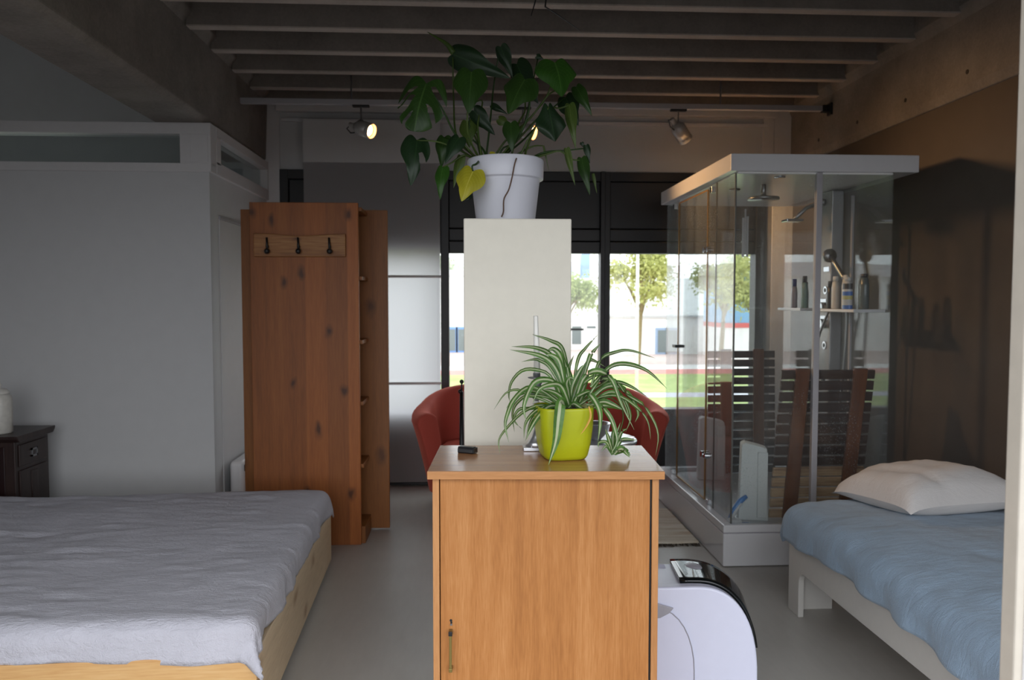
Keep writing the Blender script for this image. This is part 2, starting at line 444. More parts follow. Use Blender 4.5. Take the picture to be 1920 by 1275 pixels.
MONSTERA=[((-0.135,2.54,2.09),(-0.172,2.5,1.93),0.144,0.1,0.15,'finger','green'),
((0.009,2.56,2.134),(-0.0,2.52,1.992),0.108,0.0,0.12,'','green'),
((-0.169,2.59,1.921),(-0.188,2.56,1.769),0.091,-0.2,0.2,'side','dark'),
((-0.082,2.64,1.941),(-0.091,2.64,1.843),0.054,0.3,0.2,'','green'),
((-0.086,2.62,1.84),(-0.095,2.6,1.73),0.045,0.2,0.2,'','bright'),
((-0.032,2.58,1.929),(-0.077,2.56,1.841),0.058,0.2,0.15,'','dark'),
((0.013,2.5,1.808),(-0.023,2.47,1.709),0.092,0.1,0.15,'','yellow'),
((-0.004,2.68,2.003),(0.003,2.66,1.912),0.06,0.2,0.1,'','olive'),
((-0.026,2.62,1.876),(-0.051,2.62,1.772),0.034,0.3,0.1,'','olive'),
((0.002,2.64,1.753),(-0.034,2.64,1.731),0.027,0.3,0.1,'','dark'),
((-0.053,2.69,2.23),(0.139,2.64,2.139),0.076,0.5,0.1,'','dark'),
((0.017,2.67,2.039),(0.088,2.66,1.955),0.05,0.5,0.1,'','dark'),
((0.078,2.7,2.065),(0.133,2.69,2.032),0.021,0.4,0.1,'','dark'),
((0.068,2.58,1.878),(0.092,2.56,1.857),0.027,0.2,0.1,'','yellow'),
((0.137,2.58,1.978),(0.14,2.56,1.881),0.055,0.1,0.15,'','green'),
((0.18,2.54,2.108),(0.124,2.49,1.985),0.109,0.1,0.12,'','green'),
((0.281,2.58,2.174),(0.297,2.52,2.049),0.133,-0.15,0.15,'','bright'),
((0.108,2.67,2.251),(0.148,2.67,2.15),0.046,0.4,0.1,'','dark'),
((0.164,2.7,2.204),(0.235,2.67,2.064),0.069,0.5,0.2,'','dark'),
((0.227,2.64,2.213),(0.25,2.64,2.203),0.02,0.3,0.1,'','dark'),
((0.36,2.64,2.114),(0.409,2.61,2.011),0.043,0.3,0.2,'','green'),
((0.334,2.72,2.099),(0.376,2.7,1.999),0.07,0.3,0.2,'','dark'),
((0.258,2.56,2.027),(0.278,2.54,1.912),0.09,-0.1,0.05,'angular','dark'),
((0.335,2.62,2.051),(0.354,2.6,1.9),0.038,0.35,0.15,'','olive'),
((0.323,2.6,1.902),(0.351,2.59,1.778),0.022,0.4,0.1,'','olive'),
((0.375,2.61,1.873),(0.4,2.59,1.747),0.038,0.3,0.15,'','green'),
((0.391,2.62,1.917),(0.404,2.62,1.856),0.022,0.3,0.1,'','dark'),
((0.418,2.64,1.826),(0.432,2.64,1.759),0.011,0.3,0.1,'','olive'),
((0.102,2.69,2.016),(0.142,2.68,1.992),0.032,0.3,0.1,'','olive'),
((0.379,2.64,1.93),(0.383,2.64,1.915),0.014,0.2,0.1,'','dark'),
((0.25,2.64,1.918),(0.269,2.64,1.833),0.006,0.2,0.1,'','olive')]
PETIOLE=[[(0.029,2.64,1.867),(-0.045,2.59,1.944),(-0.083,2.55,2.011),(-0.135,2.54,2.09)],
[(0.038,2.64,1.867),(0.003,2.6,1.929),(-0.005,2.57,1.991),(0.009,2.56,2.134)],
[(0.025,2.64,1.867),(-0.033,2.61,1.896),(-0.102,2.59,1.917),(-0.169,2.59,1.921)],
[(0.029,2.64,1.867),(-0.015,2.62,1.889),(-0.05,2.62,1.924),(-0.082,2.64,1.941)],
[(0.025,2.64,1.867),(-0.015,2.61,1.878),(-0.059,2.61,1.852),(-0.086,2.62,1.84)],
[(0.029,2.64,1.867),(0.003,2.59,1.888),(-0.019,2.58,1.912),(-0.032,2.58,1.929)],
[(0.04,2.58,1.863),(0.024,2.51,1.833),(0.011,2.5,1.825),(0.013,2.5,1.808)],
[(0.043,2.66,1.87),(0.025,2.67,1.943),(0.003,2.68,1.981),(-0.004,2.68,2.003)],
[(0.038,2.64,1.867),(-0.038,2.66,1.941),(-0.051,2.69,2.081),(-0.053,2.69,2.219)],
[(0.057,2.67,1.872),(0.071,2.68,1.991),(0.085,2.69,2.128),(0.103,2.68,2.237)],
[(0.048,2.66,1.87),(0.037,2.66,1.919),(0.026,2.68,1.963),(0.003,2.67,1.992)],
[(0.082,2.64,1.867),(0.116,2.61,1.888),(0.151,2.59,1.937),(0.137,2.58,1.974)],
[(0.086,2.64,1.867),(0.159,2.59,1.929),(0.197,2.56,2.026),(0.18,2.54,2.104)],
[(0.1,2.64,1.867),(0.174,2.61,1.968),(0.256,2.59,2.069),(0.281,2.58,2.17)],
[(0.077,2.64,1.867),(0.127,2.64,1.938),(0.204,2.6,2.001),(0.256,2.59,2.069),(0.301,2.6,2.098)],
[(0.096,2.66,1.871),(0.188,2.68,1.947),(0.272,2.7,2.043),(0.332,2.72,2.099)],
[(0.181,2.64,1.875),(0.221,2.59,1.973),(0.253,2.56,2.014),(0.258,2.56,2.027)],
[(0.1,2.64,1.867),(0.252,2.64,2.028),(0.304,2.62,2.038),(0.335,2.62,2.049)],
[(0.194,2.64,1.868),(0.25,2.61,1.89),(0.321,2.61,1.897),(0.381,2.62,1.906)],
[(0.194,2.64,1.867),(0.259,2.61,1.885),(0.302,2.6,1.893),(0.339,2.61,1.869),(0.375,2.61,1.865)],
[(0.166,2.62,1.869),(0.192,2.61,1.924),(0.218,2.6,1.966),(0.231,2.6,1.993)],
[(0.1,2.64,1.867),(0.113,2.64,1.907),(0.176,2.64,1.957),(0.23,2.64,2.204)],
[(0.043,2.64,1.867),(0.03,2.66,1.986),(0.046,2.67,2.069),(0.008,2.66,2.057)],
[(0.14,2.64,1.868),(0.164,2.66,1.988),(0.192,2.68,2.055),(0.173,2.7,2.195)],
[(0.064,2.64,1.867),(0.046,2.66,1.91),(0.006,2.67,1.952),(0.002,2.67,2.015)],
[(0.131,2.64,1.87),(0.207,2.63,1.911),(0.248,2.64,1.918)]]
ROLLED=[(-0.05,2.69,2.233),(-0.073,2.69,2.263),(-0.105,2.7,2.286),(-0.139,2.71,2.309)]
AERIAL=[(0.158,2.56,1.869),(0.149,2.492,1.845),(0.143,2.487,1.824),(0.136,2.49,1.787),(0.126,2.497,1.75),(0.111,2.503,1.721),(0.11,2.512,1.684),(0.104,2.518,1.667)]
# ------------------------------------------------------------ the room shell
def floor_mat():
    t = NT('grey_poured_floor'); v = t.coord()
    n = t.noise(v, 1.6, 5, .6); n2 = t.noise(t.coord((3, .6, 1)), 9, 5, .7)
    col = t.ramp(t.math('ADD', t.math('MULTIPLY', n, .6), t.math('MULTIPLY', n2, .4)), [(.3, (172, 168, 162)), (.7, (188, 184, 178))])
    sc = t.noise(t.coord((1, 4, 1), (0, 0, .6)), 11, 6, .75, 1.2)
    col = t.mix(t.ramp(sc, [(.68, (0, 0, 0, 1)), (.73, (.35, .35, .35, 1))]), col, lin((120, 116, 110)))
    t.base(col); t.set(Roughness=.38); t.bump(n2, .04, .002)
    return t.m
M['floor'] = floor_mat()
RIB_Z, DECK_Z, BACK_Y, FRONT_Y, HEAD = 2.83, 3.1, 5.95, .72, 2.3
LX, RX = -4.8, 2.478

floor = struct(MB().box(LX, RX + .1, FRONT_Y, BACK_Y + .1, -.2, 0).build('floor', M['floor']), 'grey poured floor with scuffs', 'floor')

ceiling = structure('ceiling', 'bare concrete ceiling slab with cross ribs and two heavy beams', 'ceiling')
MB().box(-1.80, RX + .4, FRONT_Y, BACK_Y + .3, DECK_Z, DECK_Z + .2).build('slab', M['concrete'], ceiling)
MB().box(LX, -1.80, FRONT_Y, BACK_Y + .3, 3.8, 4.0).build('slab', M['white_wall'], ceiling)
for k in range(-7, 6):
    y = 3.84 + .395 * k
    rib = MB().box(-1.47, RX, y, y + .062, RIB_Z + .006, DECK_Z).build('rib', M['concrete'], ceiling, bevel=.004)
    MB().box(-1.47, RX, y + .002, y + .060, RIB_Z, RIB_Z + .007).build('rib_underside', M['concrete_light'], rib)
# left beam, with a slightly chamfered lower edge, and the flat wall beam on the right
lb = MB().prism([(-1.80, 2.42), (-1.53, 2.42), (-1.50, 2.445), (-1.485, 2.85), (-1.44, 2.90), (-1.44, DECK_Z), (-1.62, DECK_Z + .2), (-1.62, 3.8), (-1.80, 3.8)], 'y', FRONT_Y, BACK_Y).build('beam', M['concrete_beam'], ceiling, bevel=.008)
rb = MB().prism([(RX + .3, 2.42), (RX, 2.42), (RX - .012, 2.47), (RX - .012, 2.80), (RX - .04, 2.86), (RX - .04, DECK_Z), (RX + .3, DECK_Z)], 'y', FRONT_Y, BACK_Y).build('beam', M['concrete_beam'], ceiling, bevel=.008)
for y in (1.6, 2.15, 2.7, 3.25, 3.8, 4.35, 4.9, 5.45):
    for ob, x, s in ((lb, -1.5, 1), (rb, RX - .012, -1)):
        MB().tube([(x - .02 * s, y, 2.53), (x + .002 * s, y, 2.53)], .012, 10).build('tie_hole', M['black_metal'], ob)

# right wall, dark
wr = structure('wall_right', 'dark brown painted side wall', 'wall')
MB().box(RX + .012, RX + .3, FRONT_Y, BACK_Y + .2, 0, 2.42).build('wall_face', M['dark_wall'], wr)
rs = random.Random(4)
for (y, z) in ((3.02, 1.96), (2.9, 1.87), (3.05, 1.78), (3.3, 1.92), (2.96, 1.36), (3.45, .98)):
    MB().sphere((RX + .012, y, z), .005, 6).build('paint_chip', M['white_trim'], wr)

# left: the white partition of a small inner room with a strip of transom glass
wl = structure('wall_left', 'white partition wall of an inner room with a glazed strip on top', 'wall')
MB().box(LX, -1.5, 4.65, 4.73, 0, 2.14).build('wall_face', M['white_wall'], wl)
MB().box(-1.58, -1.5, 4.73, BACK_Y, 0, 2.15).build('side_face', M['white_wall'], wl)
MB().box(-1.502, -1.494, 4.80, BACK_Y, .02, 1.885).build('side_panel', M['white_wall'], wl, bevel=.002)
MB().box(-1.502, -1.488, 4.80, BACK_Y, 1.886, 1.905).build('groove_line', M['grey_profile'], wl, bevel=.002)  # grey strip added to stand in for a groove line
MB().box(LX - .1, LX, FRONT_Y, BACK_Y + .2, 0, 3.8).build('wall_far_left', M['white_wall'], wl)
pane = glass('transom_glass', (.86, .9, .9, 1))
win1 = structure('window_1', 'glazed strip above the white partition', 'window')
f = MB()
f.box(LX, -1.485, 4.635, 4.74, 2.355, 2.42).box(LX, -1.485, 4.635, 4.74, 2.14, 2.19).box(-1.66, -1.485, 4.636, 4.74, 2.18, 2.36)
f.build('window_frame', M['white_trim'], win1, bevel=.003)
MB().box(-1.6, -1.5, 4.632, 4.64, 2.195, 2.355).build('corner_panel', M['white_trim'], win1, bevel=.002)
f = MB()
f.box(-1.585, -1.483, 4.74, BACK_Y, 2.36, 2.42).box(-1.585, -1.483, 4.74, BACK_Y, 2.14, 2.215).box(-1.585, -1.483, 4.74, 4.82, 2.2, 2.37).box(-1.585, -1.483, 5.9, BACK_Y, 2.2, 2.37)
f.build('window_frame', M['white_trim'], win1, bevel=.003)
MB().box(LX, -1.66, 4.69, 4.696, 2.19, 2.355).build('pane', pane, win1)
MB().box(-1.54, -1.534, 4.82, 5.9, 2.215, 2.36).build('pane', pane, win1)
# back of the inner room
wb = structure('wall_back', 'end wall above and left of the dark window', 'wall')
MB().box(LX, -1.58, BACK_Y, BACK_Y + .15, 2.0, 3.8).build('wall_face', M['white_wall'], wb)
MB().box(LX, -1.58, BACK_Y, BACK_Y + .15, -1.4, 1.2).build('wall_face', M['white_wall'], wb)
MB().box(-2.8, -1.58, BACK_Y, BACK_Y + .15, 1.2, 2.0).build('wall_face', M['white_wall'], wb)
MB().box(LX, -4.5, BACK_Y, BACK_Y + .15, 1.2, 2.0).build('wall_face', M['white_wall'], wb)
sky_opening(-4.5, -2.8, 1.2, 2.0, BACK_Y + .12, -1)
t_ = MB().box(-1.58, -1.4, BACK_Y - .02, BACK_Y + .15, -1.4, DECK_Z).build('white_post', M['white_trim'], wb, bevel=.003)
MB().box(2.33, RX + .3, BACK_Y - .02, BACK_Y + .15, -1.4, DECK_Z).build('white_post', M['white_trim'], wb, bevel=.003)
MB().box(-1.4, 2.33, BACK_Y, BACK_Y + .15, 2.36, DECK_Z).build('valance_panel', M['white_wall'], wb)
MB().box(-1.42, 2.35, BACK_Y - .05, BACK_Y, 2.79, 2.84).build('valance_trim', M['white_trim'], wb, bevel=.004)
MB().box(-1.38, 2.28, BACK_Y - .035, BACK_Y, 2.72, 2.745).build('curtain_track', M['white_trim'], wb, bevel=.004)
MB().box(2.25, 2.33, BACK_Y - .03, BACK_Y, 2.36, 2.79).build('valance_trim', M['white_trim'], wb, bevel=.004)

# dark window
win2 = structure('window_2', 'black framed window with black panels above', 'window')
BY = BACK_Y
bf = M['black_frame']
for (x0, x1) in ((-1.4, -1.34), (-.215, -.152), (1.0, 1.072), (2.2, 2.27)):
    MB().box(x0, x1, BY - .035, BY + .09, 0, 2.37).build('mullion', bf, win2, bevel=.004)
MB().box(.995, 1.03, BY - .055, BY - .03, .5, 2.37).build('mullion', bf, win2, bevel=.004)
MB().box(-1.4, 2.33, BY - .03, BY + .09, 2.30, 2.37).build('head_frame', bf, win2, bevel=.004)
MB().box(-1.4, 2.27, BY - .03, BY + .09, .5, .56).build('sill_frame', bf, win2, bevel=.004)
MB().box(-1.4, 2.27, BY + .0, BY + .09, -.2, .5).build('lower_panel', bf, win2)
MB().box(2.27, 2.33, BY - .01, BY + .09, 0, 2.37).build('side_frame', M['concrete_beam'], win2)
for (x0, x1) in ((-1.34, -.215), (-.152, 1.0), (1.072, 2.2)):
    MB().box(x0, x1, BY + .0, BY + .06, 1.945, 2.30).build('upper_panel', bf, win2, bevel=.006)
    MB().box(x0, x1, BY - .005, BY + .06, 1.85, 1.94).build('upper_panel', bf, win2, bevel=.006)
    MB().box(x0, x1, BY - .012, BY + .06, 1.757, 1.846).build('upper_panel', bf, win2, bevel=.006)
    MB().box(x0, x1, BY + .06, BY + .085, 1.757, 2.30).build('back_panel', bf, win2)  # unseen backing added to stop outside light leaking through the panel joints
    MB().box(x0, x1, BY + .03, BY + .036, .56, 1.757).build('pane', glass('window_glass', (.97, .985, .98, 1)), win2)

# front of the room: wide openings behind the camera let the daylight in
wf = structure('wall_front', 'front wall with wide openings to the daylight', 'wall')
MB().box(LX, RX + .3, FRONT_Y - .15, FRONT_Y, HEAD, 4.0).build('header', M['white_wall'], wf)
MB().box(LX, -2.0, FRONT_Y - .15, FRONT_Y, 0, HEAD).build('wall_face', M['white_wall'], wf)
MB().box(2.3, RX + .3, FRONT_Y - .15, FRONT_Y, 0, HEAD).build('wall_face', M['white_wall'], wf)
sky_opening(-2.0, 2.3, .02, HEAD, FRONT_Y - .12, 1)
sky_opening(-1.34, 2.2, .56, 1.757, BY + .12, -1)
# white jamb of the glass door the picture is taken through
d1 = structure('door_1', 'white door jamb at the right edge', 'door')
MB().box(.74, .84, .98, 1.02, 0, 2.3).build('jamb', M['white_trim'], d1, bevel=.004)
MB().box(.728, .741, .985, 1.015, 0, 2.3).build('jamb_edge', plain('cream_door_edge', (190, 182, 170), .5), d1, bevel=.003)

# ------------------------------------------------------------ panel curtain in front of the left window
def curtain_mat():
    t = NT('white_panel_cloth'); t.n.remove(t.p)
    a = t.new('ShaderNodeBsdfDiffuse'); a.inputs[0].default_value = lin((206, 204, 206))
    b = t.new('ShaderNodeBsdfTranslucent'); b.inputs[0].default_value = lin((216, 216, 220))
    m = t.new('ShaderNodeMixShader'); m.inputs[0].default_value = .6
    t.link(a.outputs[0], m.inputs[1]); t.link(b.outputs[0], m.inputs[2]); t.link(m.outputs[0], t.out.inputs['Surface'])
    return t.m
cu = thing('panel_curtain', 'white hanging panel curtain with two grey rods beside the black window', 'curtain', (-.71, BY - .1, .02))
cm = curtain_mat()
for (z0, z1) in ((.03, .772), (.788, 1.569), (1.585, 2.41)):
    MB().grid(lambda u, v: (-1.21 + u * .975, BY - .10, z0 + v * (z1 - z0)), 2, 2).build('cloth_panel', cm, cu)
    MB().grid(lambda u, v: (-.235 + u * .02, BY - .103, z0 + v * (z1 - z0)), 1, 2).build('edge_strip', cm, cu)
MB().box(-1.21, -.21, BY - .112, BY - .094, 1.568, 1.586).build('rod', M['white_trim'], cu, bevel=.003)
MB().box(-1.21, -.21, BY - .112, BY - .094, .771, .789).build('rod', M['white_trim'], cu, bevel=.003)
MB().box(-1.21, -.21, BY - .112, BY - .094, .012, .032).build('rod', M['black_metal'], cu, bevel=.003)
MB().box(-1.21, -.21, BY - .108, BY - .094, 2.41, 2.72).build('cloth_panel', M['white_wall'], cu)

# ------------------------------------------------------------ track with three spotlights
RY = 5.27
tr = thing('track_rail', 'long grey lighting track hung below the concrete ribs', 'lighting track', (.5, RY, 2.70))
MB().box(-1.49, 2.40, RY - .02, RY + .02, 2.685, 2.72).build('rail', M['grey_profile'], tr, bevel=.003)
MB().box(2.40, 2.466, RY - .022, RY + .022, 2.68, 2.725).build('end_cap', M['black_metal'], tr, bevel=.003)
MB().box(2.45, 2.4655, RY - .03, RY + .03, 2.66, 2.74).build('wall_plate', M['black_metal'], tr, bevel=.003)
for x in (-.773, .455, 1.70):
    MB().tube([(x, RY, 2.72), (x, RY, 3.1)], .006, 8).build('hanger_rod', M['steel'], tr)
bulb = glow('halogen_glass', (1, .66, .30, 1), 18)
ring = glow('lamp_rim_glow', (1, .5, .2, 1), 1.3)  # emission put in for bulb light falling inside the collar
M['lamp_alu'] = plain('satin_lamp_aluminium', (176, 173, 171), .35, .25, grain=.02)
def spotlight(x, aim, label, power, size):
    t = thing('spotlight', label, 'spotlight', (x, RY, 2.685), 0, 'spotlights on the track')
    p = Vector((x + .02, RY, 2.53)); d = (Vector(aim) - p).normalized()
    q = d.to_track_quat('Z', 'Y').to_matrix().to_4x4(); q.translation = p
    MB().box(x - .055, x + .055, RY - .016, RY + .016, 2.672, 2.688).build('track_adapter', M['black_metal'], t, bevel=.003)
    MB().tube([(x, RY, 2.675), (x, RY, 2.57)], .0055, 8).build('stem', M['steel'], t)
    MB().tube([(x, RY, 2.59), (x + .005, RY, 2.56), tuple(p)], .012, 8).build('hinge', M['steel'], t)
    MB().lathe([(.028, -.075), (.036, -.06), (.05, -.045), (.05, .04), (.046, .04), (.043, .0), (.02, -.01), (0, -.01)], n=24, mat=q).build('lamp_can', M['lamp_alu'], t, smooth=True)
    MB().lathe([(.014, -.125), (.017, -.12), (.017, -.07), (.012, -.07)], n=14, mat=q).build('socket', M['lamp_alu'], t, smooth=True)
    MB().tube([tuple(q @ Vector((0, 0, -.115))), tuple(q @ Vector((.0, -.03, -.14))), tuple(q @ Vector((0, -.05, -.1))), tuple(q @ Vector((0, -.035, -.05)))], .004, 6).build('cable', M['black_metal'], t)
    MB().lathe([(.0, .044), (.034, .042), (.034, .038)], n=20, mat=q).build('bulb', bulb, t, smooth=True)
    MB().lathe([(.0465, .0425), (.0465, .064)], n=28, mat=q, caps=False).build('lamp_rim', ring, t, smooth=True)
    MB().lathe([(.0505, .036), (.0505, .064), (.048, .0655), (.0475, .064), (.0475, .04)], n=28, mat=q, caps=False).build('front_collar', M['lamp_alu'], t, smooth=True)
    l = bpy.data.lights.new('lamp_light', 'SPOT'); l.energy = power; l.color = (1, .56, .24)
    l.spot_size = R(size); l.spot_blend = 1.0; l.shadow_soft_size = .1
    o = bpy.data.objects.new('lamp_light', l); COL.objects.link(o); o.parent = t
    m4 = q.copy() @ Matrix.Translation((0, 0, .07)) @ Matrix.Rotation(math.pi, 4, 'X')
    m4.translation -= Vector(t.location)
    o.matrix_local = m4
spotlight(-.71, (2.478, 3.55, 1.3), 'leftmost track spotlight, its lit warm face turned to the right', 175, 50)
spotlight(.36, (2.2, 4.3, 1.95), 'middle track spotlight shining through the hanging plant leaves', 40, 55)
spotlight(1.412, (1.85, 5.55, 2.1), 'rightmost track spotlight tipped down over the shower roof', 70, 85)
# ------------------------------------------------------------ cloth over a box
def drape(name, x0, x1, y0, y1, top, left, right, front, back, r, mat, parent=None, step=.025, wr=.004, wfreq=9, fold=.02, hem=.02, puff=0, seed=0, solid=.006, loc=None, aniso=(1, 1), zfn=None):
    nu = int((x1 - x0 + left + right) / step); nv = int((y1 - y0 + front + back) / step)
    q = r * math.pi / 2
    def fn(u, v):
        a = x0 - left + u * (x1 - x0 + left + right)
        b = y0 - front + v * (y1 - y0 + front + back)
        hx = noise.noise((a * 2.3, b * 2.3, seed + 5)) * hem
        ex = (a - (x1 - q / 2)) if a > x1 - q / 2 else (a - (x0 + q / 2)) if a < x0 + q / 2 else 0
        ey = (b - (y1 - q / 2)) if b > y1 - q / 2 else (b - (y0 + q / 2)) if b < y0 + q / 2 else 0
        if ex > 0 and not right: ex = 0
        if ex < 0 and not left: ex = 0
        if ey > 0 and not back: ey = 0
        if ey < 0 and not front: ey = 0
        e = math.hypot(ex, ey)
        n1 = noise.noise((a * wfreq * aniso[0], b * wfreq * aniso[1], seed))
        n2 = noise.noise((a * wfreq * 2.7 * aniso[0], b * wfreq * 2.7 * aniso[1], seed + 9))
        n3 = noise.noise((a * wfreq * .3, b * wfreq * .3, seed + 3))
        h = wr * (1.6 * n3 + n1 * abs(n1) * 2.2 + .5 * n2)
        if puff:
            uu = (a - x0) / (x1 - x0); vv = (b - y0) / (y1 - y0)
            h += puff * max(0, min(1, uu * 5, (1 - uu) * 5)) * max(0, min(1, vv * 5, (1 - vv) * 5))
        if e < 1e-6:
            p = Vector((a, b, top + h))
        else:
            dx, dy = ex / e, ey / e
            ca = a - ex; cb = b - ey
            if e < q: out, dn = r * math.sin(e / r), r * (1 - math.cos(e / r))
            else: out, dn = r, r + (e - q) + hx * min(1, (e - q) * 8)
            both = min(abs(ex), abs(ey)) / (e + 1e-6)
            s = a * 21 if abs(ey) > abs(ex) else b * 21
            ang = math.atan2(ey, ex)
            out += max(0, dn - r * .6) * (fold * 6 * math.sin(s * .7 + seed) * noise.noise((a * 3, b * 3, seed + 1)) + both * .28 * (1 + .6 * math.sin(ang * 9 + seed)))
            out += h * 1.0 + wr * .4
            p = Vector((ca + dx * out, cb + dy * out, top - dn + h * (1 - min(1, e / q))))
        if zfn: p.z += zfn(p.x, p.y)
        return p
    return MB().grid(fn, nu, nv).build(name, mat, parent, smooth=True, solid=solid, off=loc)

# ------------------------------------------------------------ double bed on the left
bed = thing('double_bed', 'low double bed frame of knotty pine and pale plywood boards', 'bed', (-.668, 2.43, 0), R(2.2))
M['pine'] = wood('knotty_pine', (192, 142, 88), (210, 168, 114), (222, 190, 144), 'x', 1.0, .4, 5.5, (66, 38, 26))
M['ply'] = wood('pale_plywood', (196, 170, 136), (214, 190, 156), (226, 206, 176), 'y', 1.2, .5, 4.5, (160, 125, 90))
FH = .29
MB().box(-2.2, 0, 0, .035, .03, FH).build('front_board', M['pine'], bed, bevel=.003)
MB().box(-.03, .0, .036, 1.69, .03, FH).build('side_board', M['ply'], bed, bevel=.003)
MB().box(-2.2, -.03, 1.66, 1.69, .03, FH).build('back_board', M['ply'], bed, bevel=.003)
MB().box(-2.2, -2.17, .036, 1.66, .03, FH).build('head_board', M['ply'], bed, bevel=.003)
for (x, y) in ((-.16, .1), (-2.0, .1), (-.16, 1.5), (-2.0, 1.5)):
    MB().box(x, x + .09, y, y + .09, 0, .2).build('leg', M['ply'], bed)
MB().box(-2.16, -.035, .04, 1.655, .2, .385).build('mattress', M['white_wall'], bed, bevel=.05, seg=4)
M['sheet'] = cloth('grey_crinkled_sheet', (192, 191, 201), 260, .65, 34, .15)
def sheet_z(x, y):
    # pillow bump under the sheet at the far left
    return .10 * math.exp(-((x + 1.98) / .26) ** 2 - ((y - 1.25) / .42) ** 2) + .006 * math.sin(x * 2.1) * math.sin(y * 3.2)
sh = drape('bed_sheet', -2.16, -.012, .012, 1.675, .405, 0, .10, .115, .05, .05, M['sheet'], step=.014, wr=.006, wfreq=9, fold=.05, hem=.05, seed=3, aniso=(.55, 2.2), zfn=sheet_z)
tag(sh, 'crinkled pale grey sheet spread over the pine double bed', 'bed sheet')
sh.location = bed.location; sh.rotation_euler = bed.rotation_euler

# ------------------------------------------------------------ nightstand and jar behind the bed
M['dark_wood'] = wood('dark_stained_wood', (34, 24, 24), (48, 36, 34), (62, 48, 44), 'z', 1, .35)
ns = thing('nightstand', 'dark stained nightstand with square ring pull by the white partition', 'nightstand', (-2.6, 4.3, 0))
MB().box(-2.82, -2.35, 4.14, 4.46, 0, .665).build('cabinet_body', M['dark_wood'], ns, bevel=.004)
MB().prism([(4.115, .685), (4.135, .665), (4.465, .665), (4.485, .685), (4.49, .70), (4.11, .70)], 'x', -2.85, -2.322).build('top', M['dark_wood'], ns, bevel=.004)
MB().box(-2.352, -2.342, 4.17, 4.43, .53, .645).build('drawer', M['dark_wood'], ns, bevel=.004)
dr = MB().box(-2.352, -2.342, 4.17, 4.43, .30, .51).build('door', M['dark_wood'], ns, bevel=.004)
MB().box(-2.345, -2.338, 4.27, 4.33, .305, .49).build('door_panel', M['dark_wood'], dr, bevel=.003)
f = MB()
for b in ((4.272, 4.328, .60, .61), (4.272, 4.328, .565, .575), (4.272, 4.282, .565, .61), (4.318, 4.328, .565, .61)):
    f.box(-2.343, -2.336, b[0], b[1], b[2], b[3])
f.build('ring_pull', M['steel'], ns)
MB().box(-2.84, -2.325, 4.125, 4.475, .265, .29).build('base_moulding', M['dark_wood'], ns, bevel=.006)
MB().box(-2.835, -2.33, 4.13, 4.47, 0, .06).build('plinth_base', M['dark_wood'], ns, bevel=.004)
MB().box(-2.82, -2.40, 4.134, 4.14, .30, .64).build('front_panel', plain('red_brown_panel', (36, 20, 20), .35), ns, bevel=.003)
jar = thing('jar', 'white glazed jar with a knobbed lid on the nightstand', 'jar', (-2.475, 4.23, .70))
MB().lathe([(.055, .70), (.061, .706), (.062, .8), (.062, .885), (.056, .9), (.048, .91)], c=(-2.475, 4.23, 0), n=28).build('jar_body', plain('white_ceramic', (196, 193, 186), .35, grain=.08, scale=40), jar, smooth=True)
MB().lathe([(.05, .908), (.052, .915), (.04, .932), (.012, .938), (.012, .945), (.018, .955), (.012, .967), (0, .969)], c=(-2.475, 4.23, 0), n=24).build('jar_lid', plain('white_ceramic_lid', (205, 202, 196), .35), jar, smooth=True)

# ------------------------------------------------------------ wooden shelf unit, end on
M['red_pine'] = wood('stained_red_pine', (134, 76, 32), (156, 90, 40), (172, 104, 50), 'z', 1.2, .5, 6.0, (58, 28, 12), planks=8.5)
M['red_pine_rear'] = wood('stained_red_pine_dark', (118, 70, 30), (138, 84, 38), (152, 96, 46), 'z', 1.2, .5, 4.0, (80, 44, 20))
su = thing('shelf_unit', 'tall red stained pine shelf unit seen from its end', 'shelf unit', (-.92, 4.6, 0))
MB().box(-1.222, -.622, 4.45, 4.478, 0, 1.946).build('end_panel', M['red_pine'], su, bevel=.003)
MB().box(-1.352, -.488, 4.735, 4.762, .012, 1.938).build('end_panel', M['red_pine_rear'], su, bevel=.003)
for z in (1.924, 1.536, 1.173, .822, .462):
    MB().box(-1.2, -.607, 4.478, 4.735, z - .022, z).build('shelf', M['red_pine_rear'], su, bevel=.002)
MB().box(-1.2, -.60, 4.478, 4.735, .0, .10).build('plinth_board', M['red_pine_rear'], su, bevel=.002)
MB().box(-1.2, -1.175, 4.478, 4.735, .1, 1.9).build('side_board', M['red_pine_rear'], su)
hk = thing('coat_rack', 'rustic hook board with three black hooks on the red pine panel', 'coat rack', (-.94, 4.45, 1.64))
M['acacia'] = wood('two_tone_rack_wood', (96, 52, 26), (150, 100, 54), (182, 134, 82), 'x', 1.0, .5, 9, (84, 46, 24))
top = [(-1.196, 1.772), (-1.08, 1.768), (-.95, 1.757), (-.8, 1.766), (-.69, 1.771)]
MB().prism([(-.69, 1.643), (-1.196, 1.642)] + top, 'y', 4.428, 4.45).build('rack_board', M['acacia'], hk, bevel=.004)
for x in (-1.116, -.945, -.774):
    h = MB().tube([(x - .006, 4.425, 1.747), (x - .003, 4.415, 1.72), (x, 4.405, 1.69)], [.006, .006, .007], 8)
    h.sphere((x, 4.402, 1.672), .016, 12)
    h.tube([(x, 4.428, 1.70), (x, 4.408, 1.685)], .006, 8)
    h.build('hook', M['black_metal'], hk, smooth=True)
ra = thing('radiator', 'slim white radiator end behind the red pine shelf unit', 'radiator', (-1.43, 5.0, .06))
MB().box(-1.465, -1.375, 4.80, 5.4, .1, .42).build('radiator_body', M['white_trim'], ra, bevel=.03, seg=4)
MB().box(-1.372, -1.36, 4.79, 4.82, .36, .40).build('valve', M['black_metal'], ra, bevel=.003)
MB().box(-1.465, -1.38, 4.85, 4.9, 0, .1).build('foot', M['white_trim'], ra)

